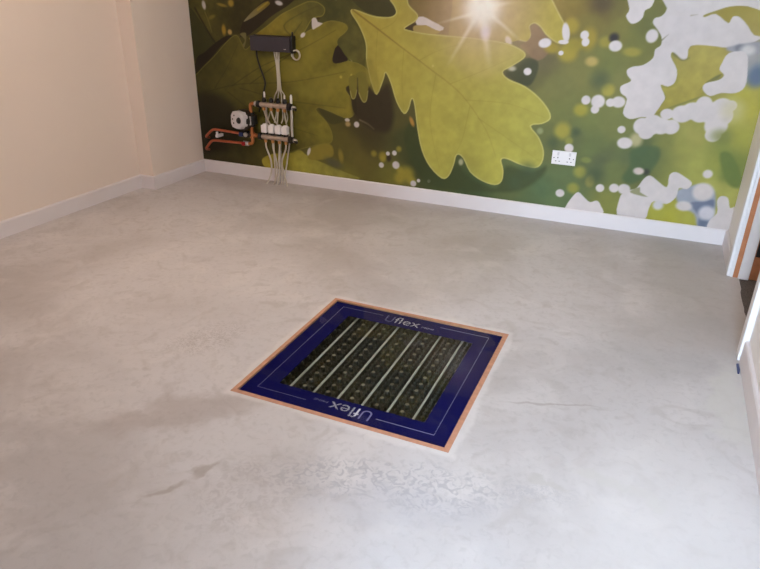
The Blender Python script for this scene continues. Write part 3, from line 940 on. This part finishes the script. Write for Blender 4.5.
def make_mural():
    ny, nx = GX.shape
    me = bpy.data.meshes.new('wall_mural')
    co = np.stack([X - (MX0 + MX1) / 2, np.zeros_like(X), Z - MZ0], 1).astype(np.float32)
    idx = np.arange(ny * nx).reshape(ny, nx)
    q = np.stack([idx[:-1, :-1], idx[:-1, 1:], idx[1:, 1:], idx[1:, :-1]], -1).reshape(-1, 4)
    me.vertices.add(len(co))
    me.vertices.foreach_set('co', co.ravel())
    me.loops.add(q.size)
    me.loops.foreach_set('vertex_index', q.ravel().astype(np.int32))
    me.polygons.add(len(q))
    me.polygons.foreach_set('loop_start', np.arange(0, q.size, 4, dtype=np.int32))
    at = me.attributes.new('print', 'FLOAT_COLOR', 'POINT')
    at.data.foreach_set('color', np.concatenate([ALB, np.ones((len(ALB), 1))], 1).astype(np.float32).ravel())
    me.update(calc_edges=True)
    me.validate()
    m = bpy.data.materials.new('printed wallpaper')
    m.use_nodes = True
    nt = m.node_tree
    a = nt.nodes.new('ShaderNodeAttribute')
    a.attribute_name = 'print'
    b = nt.nodes['Principled BSDF']
    b.inputs['Roughness'].default_value = 0.55
    b.inputs['Specular IOR Level'].default_value = 0.3
    nt.links.new(a.outputs['Color'], b.inputs['Base Color'])
    me.materials.append(m)
    o = bpy.data.objects.new('wall_mural', me)
    C.objects.link(o)
    o.location = ((MX0 + MX1) / 2, YB - 0.002, MZ0)
    o['_org'] = tuple(o.location)
    tag(o, 'printed photo mural of sunlit green oak leaves covering the whole back wall', 'mural')
make_mural()

# ------------------------------------------------------------------ floor viewing panel
def ribbon(bm, pts, w, z, closed=False):
    """flat strip of width w along a plan polyline"""
    P = [Vector((p[0], p[1], 0)) for p in pts]
    n = len(P)
    L_, R_ = [], []
    for i in range(n):
        if closed:
            d0, d1 = (P[i] - P[i - 1]).normalized(), (P[(i + 1) % n] - P[i]).normalized()
        else:
            d1 = (P[min(i + 1, n - 1)] - P[min(i, n - 2)]).normalized()
            d0 = (P[max(i, 1)] - P[max(i - 1, 0)]).normalized()
        nn = Vector((-(d0 + d1).y, (d0 + d1).x, 0)).normalized()
        k = w / 2 / max(0.4, nn.dot(Vector((-d1.y, d1.x, 0))))
        L_.append(bm.verts.new((P[i].x + nn.x * k, P[i].y + nn.y * k, z)))
        R_.append(bm.verts.new((P[i].x - nn.x * k, P[i].y - nn.y * k, z)))
    for i in range(n if closed else n - 1):
        j = (i + 1) % n
        bm.faces.new((R_[i], R_[j], L_[j], L_[i]))
    return bm

def text_mesh(s, size):
    cu = bpy.data.curves.new('lettering', 'FONT')
    cu.body = s
    cu.size = size
    cu.resolution_u = 4
    t = bpy.data.objects.new('lettering', cu)
    C.objects.link(t)
    bpy.context.view_layer.update()
    me = bpy.data.meshes.new_from_object(t.evaluated_get(bpy.context.evaluated_depsgraph_get()))
    bpy.data.objects.remove(t)
    return me

def viewing_panel():
    cx, cy = (PX0 + PX1) / 2, (PY0 + PY1) / 2
    root = thing('viewing_panel', 'square glass floor panel with navy printed border set flush in the screed floor', 'floor panel', (cx, cy, 0))
    w = 0.020
    ix0, ix1, iy0, iy1 = PX0 + w, PX1 - w, PY0 + w, PY1 - w
    zt, zb = 0.001, REC
    for pts in ([(PX0, PY0), (PX1, PY0), (ix1, iy0), (ix0, iy0)], [(PX1, PY0), (PX1, PY1), (ix1, iy1), (ix1, iy0)],
                [(PX1, PY1), (PX0, PY1), (ix0, iy1), (ix1, iy1)], [(PX0, PY1), (PX0, PY0), (ix0, iy0), (ix0, iy1)]):
        bm = prism(bmesh.new(), pts, zb, zt)
        bmesh.ops.bevel(bm, geom=[e for e in bm.edges if all(v.co.z > zt - 1e-4 for v in e.verts)], offset=0.0012, segments=2, affect='EDGES')
        obj('frame_rail', bm, M['wood'], root)
    g = 0.0006
    obj('glass_pane', bx(ix0 + g, ix1 - g, iy0 + g, iy1 - g, -0.006, 0.004), M['glass'], root)
    # navy border under the glass with its clear opening
    ox0, ox1, oy0, oy1 = -1.156, -0.563, 1.763, 2.374
    zbz = -0.0065
    bm = bmesh.new()
    a = [(ix0 + g, iy0 + g), (ix1 - g, iy0 + g), (ix1 - g, iy1 - g), (ix0 + g, iy1 - g)]
    b = [(ox0, oy0), (ox1, oy0), (ox1, oy1), (ox0, oy1)]
    for zz, flip in ((zbz, 0), (zbz - 0.002, 1)):
        A = [bm.verts.new((x, y, zz)) for x, y in a]
        B = [bm.verts.new((x, y, zz)) for x, y in b]
        for k in range(4):
            f = (A[k], A[(k + 1) % 4], B[(k + 1) % 4], B[k])
            bm.faces.new(f[::-1] if flip else f)
        if flip:
            for k in range(4):
                bm.faces.new((B0[k], B0[(k + 1) % 4], B[(k + 1) % 4], B[k]))
                bm.faces.new((A0[(k + 1) % 4], A0[k], A[k], A[(k + 1) % 4]))
        A0, B0 = A, B
    border = obj('printed_border', bm, M['navy'], root)
    zl = zbz + 0.0005
    lx0, lx1, ly0, ly1 = -1.217, -0.511, 1.709, 2.445
    obj('print_line', ribbon(bmesh.new(), [(-1.012, ly1), (lx0, ly1), (lx0, ly0), (-1.008, ly0)], 0.0028, zl), M['print_line'], border)
    obj('print_line', ribbon(bmesh.new(), [(-0.728, ly0), (lx1, ly0), (lx1, ly1), (-0.733, ly1)], 0.0028, zl), M['print_line'], border)

    def lettering(flip):
        def place(bm, name, mat):
            if flip:
                bmesh.ops.transform(bm, matrix=Matrix.Translation((-0.748, 1.741, zl)) @ Matrix.Rotation(math.pi, 4, 'Z'), verts=bm.verts)
            else:
                bmesh.ops.transform(bm, matrix=Matrix.Translation((-0.991, 2.399, zl)), verts=bm.verts)
            obj(name, bm, mat, border)
        # U drawn as one open stroke
        pts = [(0.004, 0.056), (0.004, 0.019)] + [(0.0205 + 0.0165 * math.cos(t), 0.018 + 0.0155 * math.sin(t)) for t in (math.pi + math.pi * k / 10 for k in range(1, 10))] + [(0.037, 0.019), (0.037, 0.056)]
        place(ribbon(bmesh.new(), pts, 0.0065, 0), 'letter_u', M['print_mauve'])
        for s, x0, x1, y0, h, mat in (('flex', 0.046, 0.168, 0.0, 0.057, 'print_white'), ('MINI', 0.180, 0.236, 0.006, 0.013, 'print_line')):
            me = text_mesh(s, 1.0)
            bm = bmesh.new()
            bm.from_mesh(me)
            bpy.data.meshes.remove(me)
            xa, xb = min(v.co.x for v in bm.verts), max(v.co.x for v in bm.verts)
            ya, yb = min(v.co.y for v in bm.verts), max(v.co.y for v in bm.verts)
            for v in bm.verts:
                v.co.x = x0 + (v.co.x - xa) / (xb - xa) * (x1 - x0)
                v.co.y = y0 + (v.co.y - ya) / (yb - ya) * h
                v.co.z = 0
            place(bm, 'lettering', M[mat])
    lettering(False)
    lettering(True)
    return ix0, ix1, iy0, iy1
ix0, ix1, iy0, iy1 = viewing_panel()

# studded underfloor heating mat with pipe runs, lying in the recess
def heating_mat():
    cx, cy = (PX0 + PX1) / 2, (PY0 + PY1) / 2
    zb = REC + 0.002
    root = thing('heating_mat', 'black studded underfloor heating mat with white pipes beneath the floor glass', 'heating mat', (cx, cy, zb))
    m = 0.004
    obj('base_plate', bx(ix0 + m, ix1 - m, iy0 + m, iy1 - m, zb, zb + 0.022), M['mat_black'], root)
    z0 = zb + 0.022
    ztop = z0 + 0.018
    pipes = [-1.129 + 0.1018 * k for k in range(6)]
    bs, bp = bmesh.new(), bmesh.new()
    rnd = random.Random(3)
    cols = [pipes[0] - 0.0509] + [p + 0.0509 for p in pipes]
    for c in cols:
        for j in range(17):
            y = iy0 + 0.02 + 0.0497 * j
            if y > iy1 - 0.015:
                continue
            # centre stud with a pale peg
            lathe_exact(bs, (c, y, z0), (c, y, z0 + 1), [(-0.002, 0.0125), (0.012, 0.0115), (ztop - z0 - 0.002, 0.009), (ztop - z0, 0.007)], 10)
            lathe_exact(bp, (c, y, ztop), (c, y, ztop + 1), [(-0.001, 0.0078), (0.001, 0.0078), (0.0022, 0.006), (0.0024, 0.002)], 8)
            for s in (-1, 1):
                for h in (0.0, 0.0249):
                    xx, yy = c + s * 0.0265 + rnd.uniform(-.001, .001), y + 0.0125 + h
                    if xx < ix0 + 0.02 or xx > ix1 - 0.02 or yy > iy1 - 0.015:
                        continue
                    lathe_exact(bs, (xx, yy, z0), (xx, yy, z0 + 1), [(-0.002, 0.0105), (0.010, 0.0095), (0.0145, 0.0075), (0.0145, 0.005), (0.011, 0.004)], 9)
    o = obj('studs', bs, M['mat_stud'], root)
    o['kind'] = 'stuff'
    o = obj('pegs', bp, M['peg'], root)
    o['kind'] = 'stuff'
    bm = bmesh.new()
    zz = z0 + 0.0085
    tube(bm, [(0, iy0 + 0.012, 0), (0, iy1 - 0.012, 0)], 0.0044, 12)
    p0 = obj('heating_pipe', bm, M['pex'], root, smooth=True, at=(pipes[0], 0, zz + 0.006))
    for p in pipes[1:]:
        copy_part(p0, (p, 0, zz + 0.006))
heating_mat()

# ------------------------------------------------------------------ double socket
def socket():
    cx, cz = -0.507, 0.418
    w, h = 0.147, 0.086
    root = thing('wall_socket', 'white double switched socket on the leafy mural above the skirting', 'socket', (cx, YB - 0.002, cz - h / 2))
    yf = YB - 0.003 - 0.010
    obj('face_plate', bx(cx - w / 2, cx + w / 2, yf, YB - 0.003, cz - h / 2, cz + h / 2, bev=0.003, seg=2), M['white_pl'], root)
    for s in (-1, 1):
        sx = cx + s * 0.036
        for dx, dz, a, b in ((0, 0.000, 0.004, 0.008), (-0.011, -0.022, 0.0065, 0.004), (0.011, -0.022, 0.0065, 0.004)):
            obj('socket_slot', bx(sx + dx - a / 2 - .001, sx + dx + a / 2 + .001, yf - 0.0006, yf + 0.002, cz + dz - b / 2, cz + dz + b / 2), M['dark_slot'], root)
        r = obj('rocker_switch', bx(sx - 0.006, sx + 0.006, yf - 0.003, yf + 0.002, cz + 0.014, cz + 0.034, bev=0.0015), M['grey_pl'], root)
    for s in (-1, 1):
        bm = bmesh.new()
        cyl(bm, (cx + s * 0.060, yf - 0.0008, cz - 0.002), (cx + s * 0.060, yf + 0.002, cz - 0.002), 0.0034, 10)
        obj('screw', bm, M['dark_slot'], root)
socket()

# ------------------------------------------------------------------ heating manifold with pump
def manifold():
    Y = YB - 0.068        # centre plane of the rails
    XW = YB - 0.003
    root = thing('heating_manifold', 'underfloor heating manifold with pump, copper pipes and white actuators on the mural', 'manifold', (-2.60, YB - 0.01, 0))
    zt, zb_ = 0.583, 0.349
    x0, x1 = -2.700, -2.462
    loops = [-2.668, -2.607, -2.550, -2.494]
    # steel bracket behind each end
    for x in (-2.690, -2.474):
        bm = bmesh.new()
        box(bm, x - 0.009, x + 0.009, XW - 0.006, XW, zb_ - 0.03, zt + 0.03)
        for z in (zt, zb_):
            box(bm, x - 0.007, x + 0.007, Y + 0.012, XW - 0.005, z - 0.010, z + 0.010)
        obj('bracket', bm, M['steel'], root)
    for z in (zt, zb_):
        prof = [(0, 0.015), (0.01, 0.019)]
        t = 0.01
        for x in loops:
            d = x - x0
            prof += [(d - 0.020, 0.017), (d - 0.016, 0.0205), (d + 0.016, 0.0205), (d + 0.020, 0.017)]
        prof += [(x1 - x0 - 0.006, 0.019), (x1 - x0, 0.015)]
        rail = obj('manifold_rail', lathe_exact(bmesh.new(), (x0, Y, z), (x1, Y, z), prof, 16), M['nickel'], root, smooth=True)
        # black union nut at the feed end, black valve body at the far end
        obj('union_nut', lathe_exact(bmesh.new(), (x0 - 0.026, Y, z), (x0, Y, z), [(0, 0.020), (0.004, 0.026), (0.022, 0.026), (0.028, 0.020)], 8), M['black'], rail)
        obj('end_valve', lathe_exact(bmesh.new(), (x1, Y, z), (x1 + 0.1, Y, z), [(-0.004, 0.022), (0.004, 0.028), (0.024, 0.028), (0.028, 0.016), (0.034, 0.016)], 12), M['black'], rail, smooth=True)
        obj('valve_cap', lathe_exact(bmesh.new(), (x1 + 0.030, Y, z - 0.004), (x1 + 0.1, Y - 0.012, z - 0.008), [(0, 0.012), (0.006, 0.015), (0.026, 0.014), (0.034, 0.009)], 12), M['steel'], rail, smooth=True)
        bm = bmesh.new()
        tube(bm, [(x1 + 0.046, Y - 0.010, z - 0.006), (x1 + 0.072, Y - 0.016, z - 0.016)], [0.008, 0.010], 10)
        obj('drain_tap', bm, M['black'], rail)
    # flow meters on the upper rail
    fm = None
    for i, x in enumerate(loops):
        p = (x + 0.004, Y, zt + 0.018)
        if fm is None:
            fm = obj('flow_meter', lathe_exact(bmesh.new(), (0, 0, 0), (0, 0, 1), [(0, 0.012), (0.004, 0.017), (0.022, 0.017), (0.026, 0.011), (0.034, 0.010)], 12), M['black'], root, smooth=True, at=p)
        else:
            copy_part(fm, p)
    for x, h in ((-2.662, 0.040), (-2.494, 0.030)):
        obj('sight_glass', lathe_exact(bmesh.new(), (x + 0.004, Y, zt + 0.052), (x + 0.004, Y, 1), [(0, 0.006), (h - 0.008, 0.0065), (h, 0.003)], 10), M['white_pl'], root, smooth=True)
    obj('air_vent', lathe_exact(bmesh.new(), (-2.436, Y, zt + 0.024), (-2.436, Y, 1), [(0, 0.008), (0.010, 0.0095), (0.05, 0.0085), (0.062, 0.0045)], 10), M['white_pl'], root, smooth=True)
    # white actuators and black valve collars on the lower rail
    ac = co = None
    for x in loops:
        pa, pc = (x + 0.003, Y - 0.004, zb_ + 0.034), (x + 0.003, Y - 0.002, zb_ + 0.018)
        if ac is None:
            bm = bmesh.new()
            box(bm, -0.0225, 0.0225, -0.024, 0.022, 0, 0.056, bev=0.006, seg=2)
            lathe_exact(bm, (0, 0, 0.054), (0, 0, 1), [(0, 0.017), (0.007, 0.017), (0.010, 0.013)], 12)
            ac = obj('actuator', bm, M['white_pl'], root, smooth=True, at=pa)
            co = obj('valve_collar', lathe_exact(bmesh.new(), (0, 0, 0), (0, 0, 1), [(0, 0.014), (0.003, 0.019), (0.014, 0.019), (0.017, 0.015)], 12), M['black'], root, smooth=True, at=pc)
        else:
            copy_part(ac, pa)
            copy_part(co, pc)
    # brass nuts under both rails
    nut = None
    for z in (zt, zb_):
        for x in loops:
            p = (x, Y, z - 0.042)
            if nut is None:
                nut = obj('brass_nut', lathe_exact(bmesh.new(), (0, 0, 0), (0, 0, 1), [(0, 0.008), (0.003, 0.0125), (0.019, 0.0125), (0.026, 0.010)], 6), M['brass'], root, at=p)
            else:
                copy_part(nut, p)
    # pipes: four down from the upper rail behind the actuators, four from the lower rail
    foot_u = [-2.606, -2.572, -2.548, -2.526]
    foot_l = [-2.664, -2.598, -2.566, -2.478]
    mid_u = [-2.640, -2.578, -2.585, -2.500]
    for i, x in enumerate(loops):
        bm = bmesh.new()
        tube(bm, [(x, Y, zt - 0.040), (x + (mid_u[i] - x) * .4, Y + 0.012, zt - 0.10), (mid_u[i], Y + 0.040, zt - 0.16), (mid_u[i] + 0.01, Y + 0.046, zb_ - 0.02), ((mid_u[i] + foot_u[i]) / 2, Y + 0.035, 0.17), (foot_u[i], Y + 0.010, 0.05), (foot_u[i] - 0.004, Y - 0.002, -0.004)], 0.0056, 10, sub=6)
        obj('loop_pipe', bm, M['pex_grey'], root, smooth=True)
        bm = bmesh.new()
        tube(bm, [(x, Y, zb_ - 0.040), (x + (0.004, 0.002, 0.0, -0.004)[i], Y - 0.003, 0.27), ((-2.626, -2.578, -2.556, -2.530)[i], Y - 0.010, 0.18), ((-2.622, -2.570, -2.550, -2.520)[i], Y - 0.014, 0.11), ((-2.636, -2.580, -2.560, -2.496)[i], Y - 0.022, 0.045), (foot_l[i], Y - 0.032, -0.004)], 0.0062, 10, sub=6)
        obj('loop_pipe', bm, M['pex_grey'], root, smooth=True)
    # pale bypass tube joining the far ends
    bm = bmesh.new()
    tube(bm, [(-2.436, Y - 0.002, zt - 0.022), (-2.428, Y - 0.012, zt - 0.06), (-2.432, Y - 0.010, zt - 0.13), (-2.436, Y - 0.002, zb_ + 0.024)], 0.0095, 10, sub=6)
    obj('bypass_tube', bm, M['steel'], root, smooth=True)

    # copper run: upper elbow down to the pump
    xe = -2.783
    def elbow_path(pts, r=0.022):
        P = [Vector(p) for p in pts]
        out = [P[0]]
        for a, b, c in zip(P, P[1:], P[2:]):
            d0, d1 = (a - b).normalized(), (c - b).normalized()
            s, e = b + d0 * r, b + d1 * r
            out += [((1 - t) ** 2) * s + 2 * t * (1 - t) * b + t * t * e for t in (0, .25, .5, .75, 1)]
        return out + [P[-1]]
    bm = bmesh.new()
    tube(bm, elbow_path([(x0 - 0.024, Y, zt), (xe, Y, zt), (xe, Y, 0.508)]), 0.0128, 12)
    obj('copper_elbow', bm, M['copper_br'], root, smooth=True)
    obj('elbow_collar', lathe_exact(bmesh.new(), (x0 - 0.044, Y, zt), (x0, Y, zt), [(0, 0.017), (0.002, 0.0195), (0.020, 0.0195), (0.022, 0.017)], 12), M['steel'], root, smooth=True)
    # below the pump: vertical with a branch to the lower rail and an elbow to the return
    bm = bmesh.new()
    tube(bm, elbow_path([(xe, Y, 0.425), (xe, Y, 0.285), (-2.845, Y, 0.282)]), 0.0128, 12)
    obj('copper_elbow', bm, M['copper_br'], root, smooth=True)
    bm = bmesh.new()
    tube(bm, [(xe, Y, zb_ + 0.002), (x0 - 0.022, Y, zb_)], 0.0125, 12)
    lathe_exact(bm, (xe, Y, zb_ - 0.022), (xe, Y, 1), [(0, 0.0165), (0.003, 0.019), (0.041, 0.019), (0.044, 0.0165)], 12)
    lathe_exact(bm, (xe + 0.016, Y, zb_ + 0.001), (0, Y, zb_), [(0, 0.014), (0.003, 0.017), (0.018, 0.017), (0.021, 0.014)], 12)
    obj('copper_tee', bm, M['copper_br'], root, smooth=True)
    # pump: dark volute, round motor, white six-sided head with dark dial
    pump = obj('pump', lathe_exact(bmesh.new(), (xe, Y, 0.412), (xe, Y, 1), [(0, 0.022), (0.004, 0.028), (0.016, 0.028), (0.022, 0.044), (0.084, 0.044), (0.090, 0.028), (0.100, 0.028), (0.104, 0.022)], 14), M['black'], root, smooth=True)
    obj('pump_motor', lathe_exact(bmesh.new(), (-2.815, Y + 0.012, 0.462), (-2.86, Y - 0.10, 0.470), [(0, 0.066), (0.03, 0.075), (0.070, 0.075), (0.078, 0.068)], 20), M['black'], pump, smooth=True)
    # hexagonal control head facing the room, turned a little to the left
    ax = Vector((-0.30, -0.95, 0.06)).normalized()
    c0 = Vector((-2.832, Y - 0.048, 0.467))
    s1 = ax.cross(Vector((0, 0, 1))).normalized()
    s2 = s1.cross(ax)
    bm = bmesh.new()
    hexs = [(-0.074, -0.030), (-0.060, -0.058), (-0.014, -0.066), (0.034, -0.062), (0.064, -0.034), (0.066, 0.030), (0.038, 0.060), (-0.010, 0.066), (-0.056, 0.056), (-0.074, 0.030)]
    rings = []
    for dpt, k in ((0.0, 1.0), (0.040, 1.0), (0.050, 0.90)):
        rings.append([bm.verts.new(c0 + ax * dpt - s1 * (u * k) + s2 * (v * k)) for u, v in hexs])
    for A, B in zip(rings, rings[1:]):
        for k in range(len(hexs)):
            bm.faces.new((A[k], A[(k + 1) % len(hexs)], B[(k + 1) % len(hexs)], B[k]))
    bm.faces.new(rings[0][::-1])
    bm.faces.new(rings[-1])
    bmesh.ops.recalc_face_normals(bm, faces=bm.faces)
    obj('pump_head', bm, M['grey_pl'], pump)
    kc = c0 + ax * 0.049 - s1 * 0.026
    obj('pump_dial', lathe_exact(bmesh.new(), kc, kc + ax, [(0, 0.023), (0.004, 0.023), (0.012, 0.018), (0.014, 0.010)], 16), M['black'], pump, smooth=True)
    for u, v in ((0.030, 0.030), (0.036, -0.026), (0.048, 0.002)):
        q = c0 + ax * 0.0495 + s1 * u + s2 * v
        obj('head_vent', lathe_exact(bmesh.new(), q, q + ax, [(0, 0.007), (0.002, 0.006)], 10), M['dark_slot'], pump)
    # rating plate on the volute
    obj('rating_plate', bx(xe + 0.000, xe + 0.026, Y - 0.052, Y - 0.040, 0.432, 0.496, bev=0.002), M['steel'], pump)
    # feeds from the left: copper pipes with a blue and a red valve
    for zz, xv, bend, end, colr, nm in ((0.352, -2.875, (-3.140, 0.362), (-3.222, 0.292), 'blue', 'feed'), (0.281, -2.845, (-3.158, 0.275), (-3.232, 0.196), 'red', 'return')):
        bm = bmesh.new()
        pts = elbow_path([(xv, Y, zz), (bend[0], Y, bend[1]), (end[0], Y + 0.004, end[1]), (end[0] - 0.012, YB - 0.001, end[1] - 0.016)], 0.030)
        tube(bm, pts, 0.0098, 12)
        obj('copper_pipe', bm, M['copper'], root, smooth=True)
        if colr == 'blue':
            v = obj('isolating_valve', lathe_exact(bmesh.new(), (-2.895, Y, zz), (0, Y, zz), [(0, 0.016), (0.004, 0.022), (0.030, 0.022), (0.036, 0.026), (0.078, 0.026), (0.084, 0.020), (0.112, 0.020)], 12), M['black'], root, smooth=True)
            obj('valve_handle', bx(-2.880, -2.850, Y - 0.040, Y - 0.020, zz - 0.014, zz + 0.016, bev=0.003), M['blue'], v)
            obj('valve_gauge', lathe_exact(bmesh.new(), (-2.826, Y - 0.020, zz + 0.002), (-2.826, Y - 1, zz), [(0, 0.017), (0.012, 0.017), (0.014, 0.014)], 14), M['steel'], v, smooth=True)
        else:
            v = obj('isolating_valve', lathe_exact(bmesh.new(), (-2.868, Y, zz), (0, Y, zz), [(0, 0.014), (0.003, 0.018), (0.045, 0.018), (0.049, 0.014)], 12), M['steel'], root, smooth=True)
            obj('valve_handle', bx(-2.866, -2.842, Y - 0.034, Y - 0.014, zz - 0.012, zz + 0.014, bev=0.003), M['red'], v)
    # white pipe clip between the copper pipes
    bm = bmesh.new()
    box(bm, -3.118, -3.094, Y - 0.010, XW, 0.300, 0.322, bev=0.003)
    box(bm, -3.112, -3.100, Y - 0.008, Y + 0.010, 0.320, 0.344, bev=0.002)
    obj('pipe_clip', bm, M['white_pl'], root)
manifold()

# ------------------------------------------------------------------ wiring centre above the manifold
def wiring_centre():
    x0, x1, z0, z1 = -2.757, -2.432, 0.950, 1.050
    yb, yf = YB - 0.003, YB - 0.062
    root = thing('wiring_centre', 'long charcoal wiring box on the mural above the manifold, cables hanging below', 'wiring box', ((x0 + x1) / 2, yb, z0))
    obj('casing', bx(x0, x1, yf, yb - 0.012, z0, z1, bev=0.004, seg=2), M['box'], root)
    obj('back_plate', bx(x0 + 0.003, x1 + 0.010, yb - 0.012, yb, z0 - 0.002, z1 + 0.004), M['black'], root)
    bm = bmesh.new()
    box(bm, x1 + 0.001, x1 + 0.016, yf + 0.004, yb - 0.004, z0 - 0.006, z1 + 0.010, bev=0.003)
    box(bm, x1 + 0.003, x1 + 0.011, yf + 0.020, yf + 0.034, z1 + 0.008, z1 + 0.034, bev=0.002)
    obj('end_cap', bm, M['black'], root)
    obj('casing_mark', bx(-2.482, -2.464, yf - 0.0006, yf + 0.001, 0.968, 0.972), M['steel'], root)
    # black pump lead
    bm = bmesh.new()
    tube(bm, [(-2.722, yb - 0.035, z0 + 0.004), (-2.722, yb - 0.030, 0.900), (-2.706, yb - 0.022, 0.83), (-2.676, yb - 0.018, 0.735), (-2.690, yb - 0.024, 0.66), (-2.700, yb - 0.030, 0.60), (-2.735, yb - 0.030, 0.52)], 0.0058, 8, sub=6)
    obj('pump_lead', bm, M['black'], root, smooth=True)
    # four grey actuator leads
    ends = [-2.655, -2.598, -2.538, -2.499]
    tops = [-2.574, -2.562, -2.547, -2.536]
    mids = [-2.566, -2.552, -2.560, -2.545]
    for k in range(4):
        bm = bmesh.new()
        tube(bm, [(tops[k], yb - 0.040 + 0.006 * (k % 2), z0 + 0.004), (mids[k], yb - 0.030, 0.86), (-2.556 + 0.007 * (k - 1.5), yb - 0.022, 0.76), (-2.556 + 0.010 * (k - 1.5), yb - 0.022, 0.69), (-2.556 + 0.024 * (k - 1.5), yb - 0.018, 0.655), (ends[k] * .6 - 2.556 * .4, yb - 0.014, 0.60), (ends[k], yb - 0.018, 0.50), (ends[k], yb - 0.044, 0.455)], 0.0046, 8, sub=6)
        obj('actuator_lead', bm, M['cable_grey'], root, smooth=True)
    # spare lead coiled at the end of the box
    bm = bmesh.new()
    pts = [(x1 - 0.012, yb - 0.030, z0 + 0.004)]
    for t in range(0, 27):
        a = math.radians(140 + t * 30)
        pts.append((-2.402 + 0.030 * math.cos(a), yb - 0.020 - 0.0008 * t, 0.935 + 0.032 * math.sin(a)))
    tube(bm, pts, 0.0044, 8, sub=3)
    obj('coiled_lead', bm, M['cable_grey'], root, smooth=True)
wiring_centre()

# ------------------------------------------------------------------ small things
bm = bmesh.new()
prism(bm, [(0.470, 2.575), (0.476, 2.572), (0.481, 2.60), (0.479, 2.655), (0.471, 2.652)], 0.0, 0.004)
tag(recentre(obj('plastic_shim', bm, M['blue'])), 'thin dark blue plastic shim on the floor at the foot of the door trim', 'shim')

# ceiling lamp (above the frame of the photograph)
def ceiling_lamp(x, y, label, strength):
    root = thing('ceiling_lamp', label, 'lamp', (x, y, ZC - 0.06))
    obj('lamp_base', lathe_exact(bmesh.new(), (x, y, ZC), (x, y, 0), [(0.0, 0.20), (0.03, 0.20), (0.035, 0.19)], 32), M['white_pl'], root, smooth=True)
    m = bpy.data.materials.new('opal lamp diffuser')
    m.use_nodes = True
    b = m.node_tree.nodes['Principled BSDF']
    b.inputs['Base Color'].default_value = (0.9, 0.88, 0.84, 1)
    b.inputs['Emission Color'].default_value = (1.0, 0.77, 0.60, 1)
    b.inputs['Emission Strength'].default_value = strength
    obj('diffuser', lathe_exact(bmesh.new(), (x, y, ZC - 0.035), (x, y, 0), [(0, 0.185), (0.012, 0.18), (0.022, 0.13), (0.025, 0.02)], 32), m, root, smooth=True)
ceiling_lamp(*LAMP, 'round white flush ceiling lamp above the screed floor of the room', 86.0)
ceiling_lamp(1.30, 3.0, 'added unseen ceiling lamp brightening the carpeted hall beyond the doorway', 22.0)  # hall lamp added to lift the dark carpet

for o in bpy.data.objects:
    if '_org' in o:
        del o['_org']
